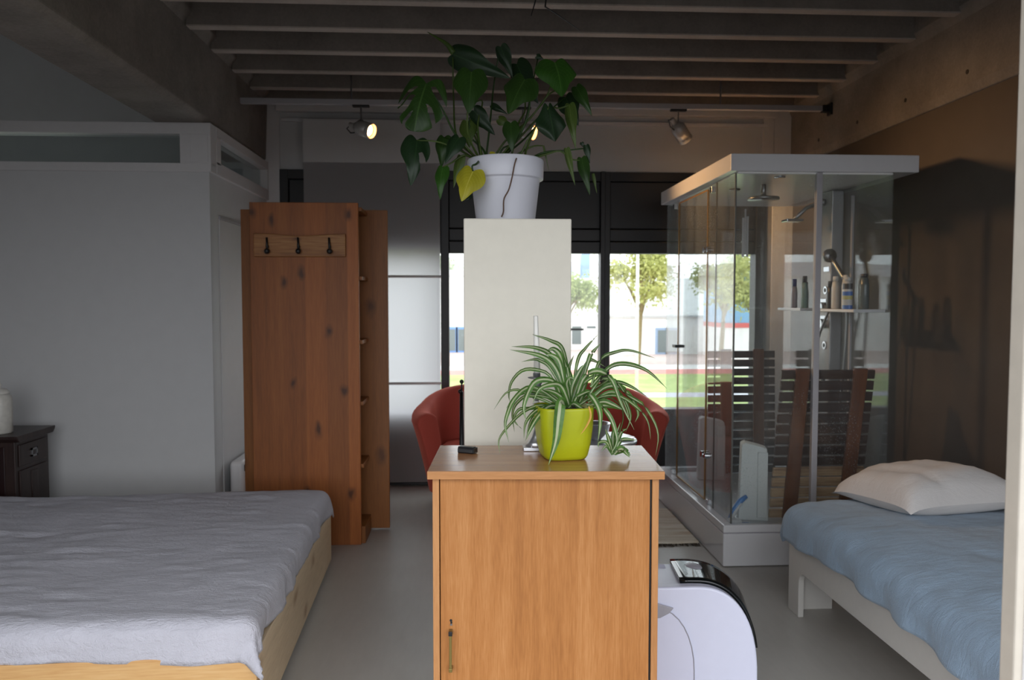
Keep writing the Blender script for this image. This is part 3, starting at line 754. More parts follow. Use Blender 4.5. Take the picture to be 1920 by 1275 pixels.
# ------------------------------------------------------------ oak veneer cabinet in the foreground
CZ = .96
cab = thing('cabinet', 'tall oak veneer cabinet with one door and a slim brass handle', 'cabinet', (.196, 1.985, 0), R(-3.2))
def oak(nm, a='z', s=1.0):
    return wood(nm, (160, 110, 66), (176, 124, 78), (190, 140, 92), a, s, .38, spec=.35)
M['oak_door'] = wood('oak_veneer_door', (142, 90, 46), (166, 110, 60), (184, 130, 80), 'z', 2.0, .42, 1.5, (150, 92, 44), spec=.3)
M['oak_side'] = oak('oak_edge', 'z', 3)
M['oak_top'] = wood('oak_veneer_top', (146, 98, 62), (166, 116, 76), (184, 136, 94), 'x', 2.2, .2, spec=.6)
M['oak_lip'] = oak('oak_lip', 'x', 3)
W2 = .306
MB().box(-W2, W2, 0, .36, CZ - .02, CZ).build('top', M['oak_top'], cab, bevel=.0015)
MB().box(-W2, W2, -.004, .0, CZ - .021, CZ - .0005).build('front_lip', M['oak_lip'], cab, bevel=.001)
MB().box(-.294, -.277, .012, .355, 0, CZ - .02).build('side_panel', M['oak_side'], cab, bevel=.001)
MB().box(.277, .294, .012, .355, 0, CZ - .02).build('side_panel', M['oak_side'], cab, bevel=.001)
MB().box(-.277, .277, .34, .352, 0, CZ - .02).build('back_panel', M['oak_side'], cab)
MB().box(-.277, .277, .06, .34, .06, .08).build('bottom_panel', M['oak_side'], cab)
MB().box(-.277, .277, .04, .06, 0, .08).build('plinth_board', M['oak_side'], cab)
door = MB().box(-.2745, .2715, .015, .033, .085, CZ - .0245).build('door', M['oak_door'], cab, bevel=.001)
MB().box(.2722, .2765, .020, .033, .085, CZ - .022).build('hinge_strip', M['black_metal'], cab)
hx = -.2475
h = MB().box(hx - .0035, hx + .0035, -.006, -.001, .436, .53)
h.box(hx - .0045, hx + .0045, -.008, .015, .432, .442).box(hx - .0045, hx + .0045, -.004, .015, .526, .539)
h.build('brass_handle', plain('old_brass', (134, 116, 66), .4, .7), door, bevel=.0012)
MB().box(hx - .005, hx + .005, -.0075, -.0025, .528, .5395).build('handle_end', M['black_metal'], door, bevel=.001)
MB().tube([(hx, .0135, .5615), (hx, .016, .5615)], .0035, 10).tube([(hx + .001, .0135, .556), (hx + .001, .016, .556)], .0028, 10).build('keyhole', M['black_metal'], door)
MB().box(hx - .002, hx + .0035, .0135, .016, .548, .5525).build('keyhole_plate', M['steel'], door)

# battery on the cabinet
bt = thing('battery_pack', 'small black battery pack lying on the oak cabinet', 'battery', (-.004, 2.235, CZ), R(-26))
MB().prism([(-.0135, .004), (-.011, 0), (.011, 0), (.0135, .004), (.0135, .013), (.0095, .019), (-.0095, .019), (-.0135, .013)], 'x', -.028, .02).build('battery_body', plain('black_battery_plastic', (22, 22, 24), .4), bt, bevel=.001)
MB().box(.0195, .024, -.0125, .0125, .002, .017).build('contact_end', M['black_gloss'], bt, bevel=.001)
MB().box(.0235, .0245, -.004, .004, .001, .005).build('contact', M['steel'], bt)

# ------------------------------------------------------------ candlestick with a candle
M['silver'] = plain('polished_silver', (205, 206, 210), .3, .85, grain=.05)
cs = thing('candlestick', 'silver candlestick with square foot behind the green pot', 'candlestick', (.197, 2.278, CZ))
cx, cy = .197, 2.278
MB().box(cx - .04, cx + .04, cy - .03, cy + .03, CZ, CZ + .011).build('foot', M['silver'], cs, bevel=.002)
f = MB()
f.lathe([(.034, .971), (.024, .985), (.014, 1.0), (.009, 1.02)], c=(cx, cy, 0), n=20)
f.build('stem_base', M['silver'], cs, smooth=True)
MB().lathe([(.007, 1.02), (.007, 1.085), (.012, 1.095), (.006, 1.105)], c=(cx, cy, 0), n=16).build('stem', plain('white_enamel', (215, 214, 212), .3), cs, smooth=True)
MB().lathe([(.006, 1.105), (.017, 1.118), (.02, 1.135), (.013, 1.152), (.018, 1.16), (.008, 1.168), (.026, 1.172), (.026, 1.175), (.011, 1.176), (.011, 1.186), (.008, 1.188)], c=(cx, cy, 0), n=20).build('cup', plain('pewter', (150, 152, 156), .35, .8), cs, smooth=True)
tag(MB().tube([(cx + .001, cy, 1.186), (cx - .0005, cy, 1.27), (cx - .003, cy, 1.353), (cx - .0031, cy, 1.355)], [.0095, .0085, .0066, .005], 16).build('candle', plain('white_wax', (226, 224, 218), .4), smooth=True),
    'tall white taper candle in the silver candlestick', 'candle')

# ------------------------------------------------------------ plinth for the hanging-leaved plant
tag(MB().box(-.017, .321, 2.45, 2.80, 0, 1.655).build('plinth', plain('cream_plinth_paint', (224, 219, 206), .7, grain=.02, scale=20), bevel=.004),
    'tall cream plinth carrying the big plant behind the oak cabinet', 'plinth')

# ------------------------------------------------------------ air conditioner beside the cabinet
ac = thing('dehumidifier', 'white rounded dehumidifier with glossy black top behind the oak cabinet', 'dehumidifier', (.62, 2.5, 0))
def shoulder(a, cx=.70, cz=.20, ax=.206, az=.306, p=2.4):
    # quarter superellipse, a from 0 (top) to 1 (side)
    t = a * math.pi / 2
    return cx + ax * math.sin(t) ** (2 / p), cz + az * math.cos(t) ** (2 / p)
def ac_outline(inset=0):
    R_ = [shoulder(k / 16) for k in range(17)]
    R_ = [(x - inset * max(0, (x - .63)) * 4, z - inset) for x, z in R_]
    Lf = [(1.26 - x, z) for x, z in R_][::-1]
    return [(Lf[0][0], .02)] + Lf + R_ + [(R_[-1][0], .02)]
MB().prism(ac_outline(0), 'y', 2.36, 2.40).build('front_shell', M['white_plastic'], ac, bevel=.007, seg=3)
MB().prism(ac_outline(.006), 'y', 2.40, 2.60).build('body', M['white_plastic'], ac, bevel=.008, seg=3)
def lid(u, v):
    x, z = shoulder(u * .86 + .001)
    x0_ = .665 + .02 * v
    if u < .08: x = x0_ + (x - x0_) * (u / .08)
    s_ = math.sin(u * .86 * math.pi / 2)
    return Vector((x + (.01 + .05 * v) * s_, 2.398 + v * .21, z + .004 + .012 * s_ * v - .004 * v))
MB().grid(lid, 26, 8).build('black_lid', M['black_gloss'], ac, smooth=True, solid=.012)
MB().sphere((.745, 2.535, .507), .03, 20, sc=(1, 1.15, .4)).build('dome_button', M['grey_plastic'], ac, smooth=True)
MB().prism([(2.41, .484), (2.60, .484), (2.60, .50), (2.57, .506), (2.50, .486)], 'x', .50, .658).build('handle_scoop', M['white_plastic'], ac, bevel=.004)
for x in (.36, .86):
    MB().box(x, x + .03, 2.40, 2.60, 0, .025).build('castor', M['grey_plastic'], ac)
fp = [(.70, .03), (.70, .24)] + [(.585 + .115 * math.cos(a * math.pi / 16), .24 + .20 * math.sin(a * math.pi / 16)) for a in range(1, 9)] + [(.50, .44), (.40, .38), (.40, .03)]
MB().prism(fp, 'y', 2.354, 2.361).build('front_panel', plain('white_plastic_panel', (202, 203, 222), .3, grain=.01), ac, bevel=.003)
MB().tube([(p_, 2.3545, q_) for p_, q_ in fp[:11]], .0018, 6).build('panel_seam', M['grey_plastic'], ac)
MB().prism([(.50, .466), (.58, .460), (.632, .444), (.618, .428), (.59, .414), (.50, .405)], 'y', 2.349, 2.356).build('grip_recess_shade', M['grey_plastic'], ac, bevel=.002)  # grey plate stands for the shade inside the grip hollow

# ------------------------------------------------------------ single bed on the right
sb = thing('single_bed', 'white single bed frame with arched legs along the dark wall', 'bed', (1.95, 2.4, 0))
M['bed_white'] = plain('white_bed_lacquer', (196, 193, 188), .45, grain=.015)
def arch(a0, a1, top, leg, cut, r):
    # board outline with a leg at each end and a rounded cut between
    p = [(a0, 0), (a0, top), (a1, top), (a1, 0), (a1 - leg, 0), (a1 - leg, cut - r)]
    p += [(a1 - leg - r + r * math.cos(t * math.pi / 12), cut - r + r * math.sin(t * math.pi / 12)) for t in range(1, 7)]
    p += [(a0 + leg + r - r * math.sin(t * math.pi / 12), cut - r + r * math.cos(t * math.pi / 12)) for t in range(0, 6)]
    p += [(a0 + leg, cut - r), (a0 + leg, 0)]
    return p
MB().prism(arch(1.42, 3.42, .335, .11, .205, .05), 'x', 1.447, 1.472).build('side_rail', M['bed_white'], sb, bevel=.003)
MB().prism(arch(1.42, 3.42, .335, .11, .205, .05), 'x', 2.405, 2.43).build('side_rail', M['bed_white'], sb, bevel=.003)
MB().prism(arch(1.472, 2.405, .335, .17, .205, .05), 'y', 3.395, 3.42).build('end_board', M['bed_white'], sb, bevel=.003)
MB().prism(arch(1.472, 2.405, .335, .17, .205, .05), 'y', 1.42, 1.445).build('end_board', M['bed_white'], sb, bevel=.003)
for i in range(13):
    y = 1.5 + i * .15
    MB().box(1.472, 2.405, y, y + .06, .24, .255).build('slat', M['ply'], sb)
MB().box(1.477, 2.40, 1.45, 3.39, .256, .43).build('mattress', M['white_wall'], sb, bevel=.04, seg=3)
M['duvet'] = cloth('blue_duvet_cotton', (138, 158, 178), 380, .5, 14, .2, .05)
def duv(x, y):
    return .018 * math.sin((x - 1.4) * 3.0) + .012 * math.sin(y * 2.2 + x) - max(0, x - 2.2) * .10 - max(0, 3.0 - y) * .012
dv = drape('duvet', 1.425, 2.462, 1.43, 3.41, .475, .12, 0, .1, .06, .065, M['duvet'], step=.013, wr=.0075, wfreq=6.5, fold=.07, hem=.09, seed=11, solid=.02, puff=.02, zfn=duv)
tag(dv, 'crumpled blue duvet spread over the white single bed', 'duvet')
# pillow
def pillow(c, L, Wd, H, rot, tilt):
    mb = MB(); n = 26
    m = Matrix.Translation(c) @ Matrix.Rotation(rot, 4, 'Z') @ Matrix.Rotation(tilt, 4, 'X')
    for s in (1, -1):
        def fn(u, v, s=s):
            a = u * 2 - 1; b = v * 2 - 1
            e = max(0, (1 - abs(a) ** 3.2)) ** .5 * max(0, (1 - abs(b) ** 3.2)) ** .5
            pin = 1 - .10 * (1 - abs(a) ** 2) * abs(b) ** 3 ; pin2 = 1 - .06 * (1 - abs(b) ** 2) * abs(a) ** 3
            wr_ = .012 * noise.noise((a * 2.2, b * 3, s * 3)) * e + .006 * noise.noise((a * 6, b * 7, s)) * e
            cr = .018 * math.exp(-((a + .55 + .25 * b) / .12) ** 2) * e
            z = s * H * e * (1 if s > 0 else .45) + (wr_ - cr if s > 0 else 0) - .02 * (abs(a) ** 6) * (abs(b) ** 6)
            return m @ Vector((a * L / 2 * pin2, b * Wd / 2 * pin, z))
        if s > 0: mb.grid(fn, n, n)
        else: mb.grid(lambda u, v: fn(1 - u, v), n, n)
    return mb
pl = pillow((1.965, 3.22, .565), .585, .50, .135, R(10), R(-4)).build('pillow', cloth('pale_grey_pillow_cotton', (196, 192, 190), 380, .3, 12, .2, .03), smooth=True)
tag(pl, 'pale grey pillow resting on the blue duvet', 'pillow')
# ------------------------------------------------------------ glass shower cabin
sw = thing('shower_cabin', 'large glass shower cabin with white tray and white roof by the dark wall', 'shower', (1.83, 4.7, 0))
SX0, SX1, SY0, SY1 = 1.325, 2.33, 3.964, 5.42
wg = M['white_gloss']
MB().box(SX0, SX1, SY0, SY1, 0.004, .178).build('tray_apron', wg, sw, bevel=.006)
f = MB()
f.box(SX0, SX1, SY0, SY0 + .045, .183, .224).box(SX0, SX1, SY1 - .045, SY1, .183, .224).box(SX0, SX0 + .07, SY0 + .045, SY1 - .045, .183, .224).box(SX1 - .11, SX1, SY0 + .045, SY1 - .045, .183, .224)
f.box(SX0 + .06, SX1 - .1, SY0 + .04, SY1 - .04, .18, .196)
f.build('tray_rim', wg, sw, bevel=.004)
MB().box(SX0 + .006, SX1 - .006, SY0 + .006, SY1 - .006, .176, .186).build('tray_joint', M['grey_plastic'], sw)
rf = MB().box(SX0 + .012, SX1, SY0, SY1, 2.062, 2.15).build('roof', wg, sw, bevel=.004)
MB().box(SX0 + .06, SX1 - .12, SY0 + .03, SY1 - .05, 2.052, 2.063).build('roof_ceiling', plain('white_cabin_ceiling', (236, 236, 234), .2, grain=.01), rf, bevel=.004)
MB().lathe([(0, 2.15), (.055, 2.15), (.06, 2.17), (.05, 2.20), (.03, 2.21), (0, 2.21)], c=(2.02, 4.75, 0), n=18).build('roof_vent', M['grey_plastic'], rf, smooth=True)
gA = glass('shower_glass_clear', (.955, .97, .972, 1), dirt_haze=.07, specks=.35)
gB = glass('shower_glass_streaked_haze', (.945, .965, .97, 1), dirt_haze=.15, specks=.6)  # limescale streaks plus extra haze standing in for light reflected on left panes
GX, GR, GF, GB = 1.372, 2.205, 3.992, 5.375
MB().box(GX, GX + .006, GF + .006, 4.452, .224, 2.054).build('glass_pane', gB, sw)
dp = MB().box(GX, GX + .006, 4.462, 5.07, .24, 2.03).build('glass_door', gB, sw)
MB().box(GX, GX + .006, 5.08, GB, .224, 2.054).build('glass_pane', gB, sw)
MB().box(GX, 1.796, GF, GF + .006, .224, 2.054).build('glass_pane', gA, sw)
MB().box(1.828, GR, GF, GF + .006, .224, 2.054).build('glass_pane', gA, sw)
MB().box(GX, GR, GB, GB + .006, .196, 2.054).build('glass_pane', gA, sw)
MB().box(GR, GR + .006, GF, GB, .196, 2.054).build('glass_pane', gA, sw)
MB().box(1.797, 1.828, GF - .012, GF + .018, .224, 2.06).build('corner_post', M['grey_profile'], sw, bevel=.003)
MB().box(GR - .012, GR, 4.39, 4.41, .196, 2.0).build('glass_profile', M['grey_profile'], sw, bevel=.002)
MB().box(GX - .002, GX + .008, 4.452, 4.460, .24, 2.03).build('door_seal', M['brass'], dp)
MB().box(GX - .002, GX + .008, 5.07, 5.079, .24, 2.03).build('door_seal', M['brass'], dp)
MB().box(GX - .002, GX + .008, 4.455, 5.075, 2.028, 2.036).build('door_seal', M['brass'], dp)
MB().box(GX - .002, GX + .008, 4.455, 5.075, .232, .24).build('door_seal', M['brass'], dp)
MB().box(GX - .001, GX + .007, 3.992, 4.0, .224, 2.054).build('glass_corner_seal', plain('smoked_seal', (92, 92, 88), .4), sw)
MB().box(GX, GX + .007, 4.30, 4.306, .224, 2.054).build('glass_corner_seal', plain('smoked_seal_dark', (80, 82, 80), .4), sw)
for z in (1.69, .50):
    f = MB().tube([(GX - .02, 4.47, z), (GX + .025, 4.47, z)], .019, 14).tube([(GX - .016, 4.42, z), (GX + .022, 4.42, z)], .017, 14)
    f.box(GX - .012, GX + .018, 4.41, 4.475, z - .008, z + .008)
    f.build('hinge', M['chrome'], sw, smooth=False, bevel=.002)
for (y, z) in ((4.36, 2.02), (5.16, 2.02), (4.36, .235), (5.16, .235)):
    MB().box(GX - .01, GX + .016, y, y + .03, z - .015, z + .02).build('glass_clip', M['chrome'], sw, bevel=.002)
MB().box(GX - .03, GX + .035, 5.03, 5.10, 1.09, 1.108).build('door_handle', M['black_metal'], dp, bevel=.003)
MB().box(1.888, 1.902, 5.335, 5.35, 1.70, 1.97).box(1.918, 1.932, 5.335, 5.35, 1.70, 1.98).box(1.905, 1.914, 5.335, 5.35, 1.72, 2.03).box(1.89, 1.93, 5.35, 5.375, 1.80, 1.815).build('reflection_bars', wg, sw, bevel=.003)  # white bars stand in for bright upright reflections near the back pane
# overhead shower
sx, sy = 1.66, 4.36
f = MB().lathe([(0, 1.965), (.085, 1.965), (.088, 1.972), (.085, 1.98), (.02, 1.986), (.014, 2.0), (.014, 2.052), (.04, 2.054)], c=(sx, sy, 0), n=32)
f.build('overhead_shower', M['steel'], sw, smooth=True)
MB().lathe([(0, 2.044), (.03, 2.044), (.032, 2.052)], c=(1.56, 4.55, 0), n=20).build('ceiling_spot', M['steel'], sw, smooth=True)
MB().lathe([(0, 2.046), (.028, 2.046), (.03, 2.053)], c=(1.64, 4.08, 0), n=18).build('ceiling_spot', M['chrome'], sw, smooth=True)
# shower column on the right pane
TX = 2.13
tw = MB().box(TX, GR - .002, 4.512, 4.66, .60, 2.045).build('shower_column', plain('satin_aluminium', (158, 158, 160), .4, .35), sw, bevel=.006)
for z in (1.46, 1.13, .92):
    MB().tube([(TX - .006, 4.57, z), (TX + .002, 4.57, z)], .024, 18).build('body_jet', M['chrome'], tw)
    MB().tube([(TX - .008, 4.57, z), (TX - .004, 4.57, z)], .012, 12).build('jet_nozzle', M['black_metal'], tw)
for z in (1.36, 1.26):
    f = MB().box(TX - .012, TX + .002, 4.54, 4.62, z + .02, z + .05).tube([(TX - .03, 4.58, z), (TX + .002, 4.58, z)], .028, 16)
    f.build('tap_knob', M['chrome'], tw, bevel=.002)
MB().box(TX - .004, TX + .002, 4.53, 4.60, 1.57, 1.60).build('soap_slot', M['chrome'], tw, bevel=.002)
f = MB().tube([(TX - .005, 4.60, 1.985), (TX - .03, 4.60, 1.985)], .022, 14).tube([(TX - .02, 4.60, 1.985), (TX - .12, 4.59, 1.95), (TX - .20, 4.57, 1.88)], .012, 10)
f.build('cascade_arm', M['steel'], sw, smooth=True)
MB().box(TX - .26, TX - .16, 4.53, 4.62, 1.865, 1.88).build('cascade_spout', M['chrome'], sw, bevel=.003)
f = MB().tube([(2.10, 4.46, 1.66), (2.10, 4.475, 1.66)], .04, 20).tube([(2.105, 4.47, 1.66), (2.12, 4.42, 1.60), (2.135, 4.365, 1.535), (2.14, 4.345, 1.51)], .013, 10)
f.sphere((2.14, 4.345, 1.525), .022, 12)
f.build('hand_shower', M['steel'], sw, smooth=True)
hose = spline([(2.14, 4.345, 1.51), (2.15, 4.35, 1.2), (2.14, 4.40, .75), (2.10, 4.5, .62), (2.08, 4.58, .8), (2.09, 4.60, 1.1), (2.11, 4.5, 1.32), (2.13, 4.46, 1.36)], 40)
MB().tube(hose, .007, 8).build('hose', M['steel'], sw, smooth=True)
s1 = MB().box(2.03, GR, 4.70, 5.05, 1.335, 1.352).build('shelf', wg, sw, bevel=.003)
s2 = MB().box(2.03, GR, 4.03, 4.47, 1.335, 1.352).build('shelf', wg, sw, bevel=.003)

# things standing on the two shower shelves
def bottle(x, y, h, r, body, capm, label, z=1.352, flat=.7, caph=.22, stickers=()):
    t = thing('toiletry_bottle', label, 'bottle', (x, y, z), 0, 'toiletries on the shower shelves')
    hb = h * (1 - caph)
    prof = [(r * .9, z), (r, z + .006), (r, z + hb * .75), (r * .8, z + hb * .96), (r * .5, z + hb)]
    m = Matrix.Translation((x, y, 0)) @ Matrix.Diagonal((flat, 1, 1, 1))
    MB().lathe(prof, n=16, mat=m).build('bottle_body', body, t, smooth=True)
    MB().lathe([(r * .7, z + hb), (r * .72, z + h * .97), (r * .6, z + h)], n=16, mat=m).build('cap', capm, t, smooth=True)
    for (za, zb, mm) in stickers:
        MB().lathe([(r * 1.02, z + za * h), (r * 1.02, z + zb * h)], n=16, mat=m, caps=False).build('label_band', mm, t)
    return t
pw = plain('white_bottle', (205, 205, 205), .35); pn = plain('navy_plastic', (34, 40, 110), .35); pk = plain('charcoal_plastic', (52, 54, 62), .4)
pt_ = plain('teal_plastic', (112, 140, 136), .35); pb = plain('blue_label', (60, 110, 190), .4); py = plain('yellow_label', (200, 190, 120), .4)
bottle(2.09, 4.93, .185, .026, plain('mauve_bottle', (150, 140, 150), .35), pn, 'pale bottle with navy blue cap on the left shower shelf', caph=.26)
bottle(2.14, 4.87, .165, .022, pk, pk, 'slim charcoal bottle between two pale bottles on the left shelf')
bottle(2.10, 4.80, .20, .028, pt_, pk, 'teal bottle with grey cap on the left shower shelf', caph=.2)
bottle(2.10, 4.455, .16, .022, plain('black_bottle', (24, 24, 30), .3), pk, 'black bottle at the column end of the right shower shelf')
bottle(2.10, 4.385, .185, .028, pw, pw, 'plain white bottle with white pump on the right shower shelf', caph=.15)
bottle(2.12, 4.305, .19, .03, pw, pw, 'white flat bottle in the middle of the right shower shelf', caph=.1, flat=.6)
bottle(2.08, 4.20, .175, .034, pw, pw, 'white bottle with blue and yellow label bands', caph=.12, stickers=((.0, .12, pb), (.30, .42, py), (.42, .55, pb), (.62, .8, pk)))
bottle(2.12, 4.10, .19, .035, plain('clear_grey_bottle', (86, 96, 98), .25), pk, 'large grey bottle at the near end of the right shower shelf', caph=.1)

# slatted duckboards
M['slat_dark'] = wood('wet_dark_slat', (34, 18, 12), (50, 28, 18), (68, 40, 26), 'x', 1.5, .35)
M['slat_worn'] = wood('worn_pale_slat', (96, 60, 40), (172, 142, 108), (192, 168, 134), 'x', 1.0, .6)
M['batten'] = wood('duckboard_batten', (76, 40, 20), (98, 54, 28), (118, 70, 38), 'z', 1.5, .4)
def duckboard(label, x0, x1, y_top, y_bot, z0, z1, n, worn, battens):
    t = thing('duckboard', label, 'duckboard', ((x0 + x1) / 2, (y_top + y_bot) / 2, z0), 0)
    L = math.hypot(z1 - z0, y_bot - y_top); tilt = math.atan2(y_bot - y_top, z1 - z0)
    base = Matrix.Translation((0, y_bot, z0)) @ Matrix.Rotation(tilt, 4, 'X')
    pitch = L / n
    for i in range(n):
        za = i * pitch
        m = M['slat_worn'] if i < worn else M['slat_dark']
        MB().box(x0, x1, -.012, .006, za, za + pitch * .80, mat=base).build('slat', m, t, bevel=.003, seg=1)
    for x in battens:
        MB().box(x, x + .075, -.034, -.0125, 0.0, L, mat=base).build('batten', M['batten'], t, bevel=.003, seg=1)
    return t
duckboard('dark slatted duckboard with worn pale lower slats behind the front glass', 1.652, 2.162, 4.045, 4.19, .20, 1.042, 14, 5, (1.722, 2.035))
duckboard('dark slatted duckboard standing at the far back of the shower', 1.655, 2.13, 5.345, 5.30, .2, 1.06, 14, 0, (1.74, 1.97))
# white foam blocks
foam = plain('white_foam', (205, 208, 206), .8, grain=.04, scale=120)
def block(label, x, y, w, d, h, rz):
    t = thing('foam_block', label, 'foam block', (x, y, .196), rz)
    MB().prism([(-w / 2 - .012, 0), (w / 2 + .012, 0), (w / 2, h - .03), (w / 2 - .03, h - .02), (-w / 2 + .02, h), (-w / 2, h - .008)], 'y', 0, d).build('foam_body', foam, t, bevel=.008, seg=3)
    MB().box(w / 2 - .05, w / 2 + .004, -.008, .0, .02, h - .05).build('foam_edge', foam, t, bevel=.006)
    return t
block('white foam block leaning upright at the front of the shower tray', 1.545, 4.13, .135, .09, .43, R(-14))
block('white foam block standing further back inside the shower', 1.62, 5.10, .16, .10, .42, R(-10))
br = thing('scrub_brush', 'blue and white long handled scrub brush on the shower tray', 'brush', (1.47, 4.1, .2))
MB().tube([(1.405, 4.12, .21), (1.43, 4.12, .26), (1.47, 4.125, .31), (1.505, 4.125, .335)], [.008, .012, .016, .01], 10).build('handle', plain('blue_plastic', (50, 120, 190), .3), br, smooth=True)
MB().tube([(1.41, 4.114, .207), (1.435, 4.112, .252), (1.47, 4.117, .30)], [.006, .009, .009], 8).build('handle_inlay', pw, br, smooth=True)
MB().box(1.40, 1.46, 4.055, 4.12, .197, .222).build('brush_head', pw, br, bevel=.008, seg=3)
tp = thing('wipe_packet', 'pale blue flat packet lying on the shower tray', 'packet', (1.45, 4.04, .2))
MB().box(1.405, 1.52, 4.05, 4.09, .197, .203).build('packet_body', plain('pale_blue_film', (150, 190, 205), .3), tp, bevel=.003)
MB().box(1.42, 1.50, 4.06, 4.082, .203, .2045).build('packet_stripe', pb, tp)

# ------------------------------------------------------------ rug beside the shower
M['rug'] = None
t = NT('faded_striped_rug'); v = t.coord((.6, 7, 1))
col = t.ramp(t.noise(v, 2.0, 5, .7), [(.32, (176, 136, 104)), (.45, (206, 194, 174)), (.6, (220, 213, 200)), (.75, (190, 146, 112))])
t.base(col); t.set(Roughness=.95); t.bump(t.noise(t.coord(), 80, 4, .7), .5, .006); M['rug'] = t.m
rg = thing('rug', 'faded beige rug with rust stripes and a frayed edge beside the shower', 'rug', (1.15, 4.7, 0))
def rugf(u, v):
    x = .98 + u * .33; y = 4.345 + v * .72
    e = .012 * noise.noise((x * 9, y * 3, 2)) if v < .02 else 0
    return Vector((x, y + e, .014 + .003 * noise.noise((x * 14, y * 14, 0))))
MB().grid(rugf, 50, 50).build('rug_pile', M['rug'], rg, smooth=True, solid=.012)
f = MB(); rs = random.Random(2)
for i in range(80):
    x = .98 + rs.random() * .33; L_ = .012 + rs.random() * .022
    f.tube([(x, 4.35, .008), (x + rs.uniform(-.012, .012), 4.345 - L_, .004)], .0022, 4)
fr = f.build('fringe', plain('dark_fringe', (78, 66, 54), .9), rg); fr['kind'] = 'stuff'

# ------------------------------------------------------------ red tub chairs by the window
t = NT('red_velvet'); c = lin((168, 72, 60)); t.base(c); t.set(Roughness=.75)
t.p.inputs['Sheen Weight'].default_value = .6; t.p.inputs['Sheen Tint'].default_value = lin((230, 130, 110)); t.p.inputs['Specular IOR Level'].default_value = .2
t.bump(t.noise(t.coord(), 300, 2), .1, .002); M['velvet'] = t.m
def tub_chair(label, cx, cy, rz):
    t = thing('armchair', label, 'armchair', (cx, cy, 0), rz, 'red tub chairs by the window')
    # wall of the tub: angle runs from the front of one arm round the back to the other
    def prof(u):
        a = (u * 2 - 1) * R(142)
        back = max(0, math.cos(a * .72)) ** 1.2
        h = .655 + .135 * back
        return a, h
    def shell(u, v):
        a, h = prof(u)
        ca, sa = math.sin(a), math.cos(a)      # a = 0 is the back
        # v runs from inside bottom over the rim to outside bottom
        if v < .42: k = v / .42; r = .235 + .055 * k; z = .36 + (h - .36) * k
        elif v < .58: k = (v - .42) / .16; r = .285 + .10 * k; z = h + .028 * math.sin(k * math.pi) - .03 * k
        else: k = (v - .58) / .42; r = .385 - .09 * k ** .8; z = (h - .03) * (1 - k) + .13 * k
        k_ = abs(a) / R(142)
        if v >= .42: r *= 1 + .13 * k_ ** 3 * max(0, 1 - abs(v - .6) / .4)
        sq = 1 + .08 * abs(math.sin(2 * a))
        return Vector((r * sq * ca, r * sq * sa * 1.02, z))
    mb = MB().grid(shell, 40, 30)
    b0 = len(mb.v)
    # close the two arm fronts
    for u in (0, 1):
        idx = [(j * 41 + (0 if u == 0 else 40)) for j in range(31)]
        mb.face(idx if u == 0 else idx[::-1])
    mb.build('tub_shell', M['velvet'], t, smooth=True, bevel=.012)
    MB().lathe([(.0, .30), (.20, .30), (.235, .33), (.235, .40), (.20, .43), (0, .44)], n=28).build('seat_cushion', M['velvet'], t, smooth=True)
    MB().lathe([(0, .12), (.25, .12), (.28, .16), (.26, .31), (0, .31)], n=28).build('seat_base', M['velvet'], t, smooth=True)
    for (x, y) in ((.18, .18), (-.18, .18), (.18, -.18), (-.18, -.18)):
        MB().tube([(x, y, 0), (x, y, .135)], [.014, .02], 8).build('leg', M['black_metal'], t)
tub_chair('red velvet tub chair left of the cream plinth', .035, 5.28, R(-14))
tub_chair('red velvet tub chair right of the plinth near the shower', .915, 5.28, R(16))

# ------------------------------------------------------------ glass side table with silver bowl, black stand
tb = thing('side_table', 'round side table with a glossy metal top between the red chairs', 'table', (.70, 4.42, 0))
MB().lathe([(0, .585), (.25, .585), (.258, .592), (.258, .604), (.25, .61), (0, .61)], c=(.70, 4.42, 0), n=48).build('table_top', M['silver'], tb, smooth=False, bevel=.002)
MB().lathe([(.16, 0), (.16, .012), (.03, .03), (.025, .585)], c=(.70, 4.42, 0), n=28).build('pedestal', M['steel'], tb, smooth=True)
tag(MB().lathe([(.03, .61), (.035, .62), (.07, .66), (.082, .705), (.085, .707), (.078, .705), (.065, .665), (0, .64)], c=(.715, 4.36, 0), n=32).build('bowl', M['silver'], smooth=True),
    'silver bowl standing on the round side table', 'bowl')
tag(MB().lathe([(0, .61), (.06, .61), (.075, .622), (.07, .624), (0, .615)], c=(.865, 4.37, 0), n=28).build('saucer', plain('white_porcelain', (230, 230, 230), .15), smooth=True),
    'small white saucer at the right of the side table', 'saucer')
st = thing('black_stand', 'slim black metal stand with ball finial left of the plinth', 'stand', (-.047, 4.6, 0))
f = MB().tube([(-.047, 4.6, .02), (-.047, 4.6, .86)], [.020, .011], 12)
f.build('stand_pole', M['black_metal'], st, smooth=True)
f = MB().tube([(-.046, 4.6, .86), (-.046, 4.6, .915)], .005, 8).sphere((-.046, 4.6, .92), .013, 12).sphere((-.054, 4.6, .862), .014, 12)
f.build('finial', M['black_metal'], st, smooth=True)
MB().lathe([(0, 0), (.11, 0), (.11, .01), (.03, .022), (.02, .03)], c=(-.047, 4.6, 0), n=24).build('stand_foot', M['black_metal'], st, smooth=True)
# dry twig hanging from above
tag(MB().tube([(.205, 2.6, 2.33), (.225, 2.6, 2.40), (.245, 2.6, 2.50)], [.0015, .003, .003], 6).tube([(.262, 2.6, 2.46), (.251, 2.6, 2.36), (.30, 2.6, 2.33), (.367, 2.6, 2.285)], [.003, .003, .002, .001], 6).tube([(.245, 2.6, 2.50), (.262, 2.6, 2.46)], .003, 6).tube([(.245, 2.6, 2.50), (.245, 2.61, 3.1)], .0012, 5).build('dry_twig', M['black_metal']),
    'thin black twig hanging from the ceiling above the big plant', 'twig')
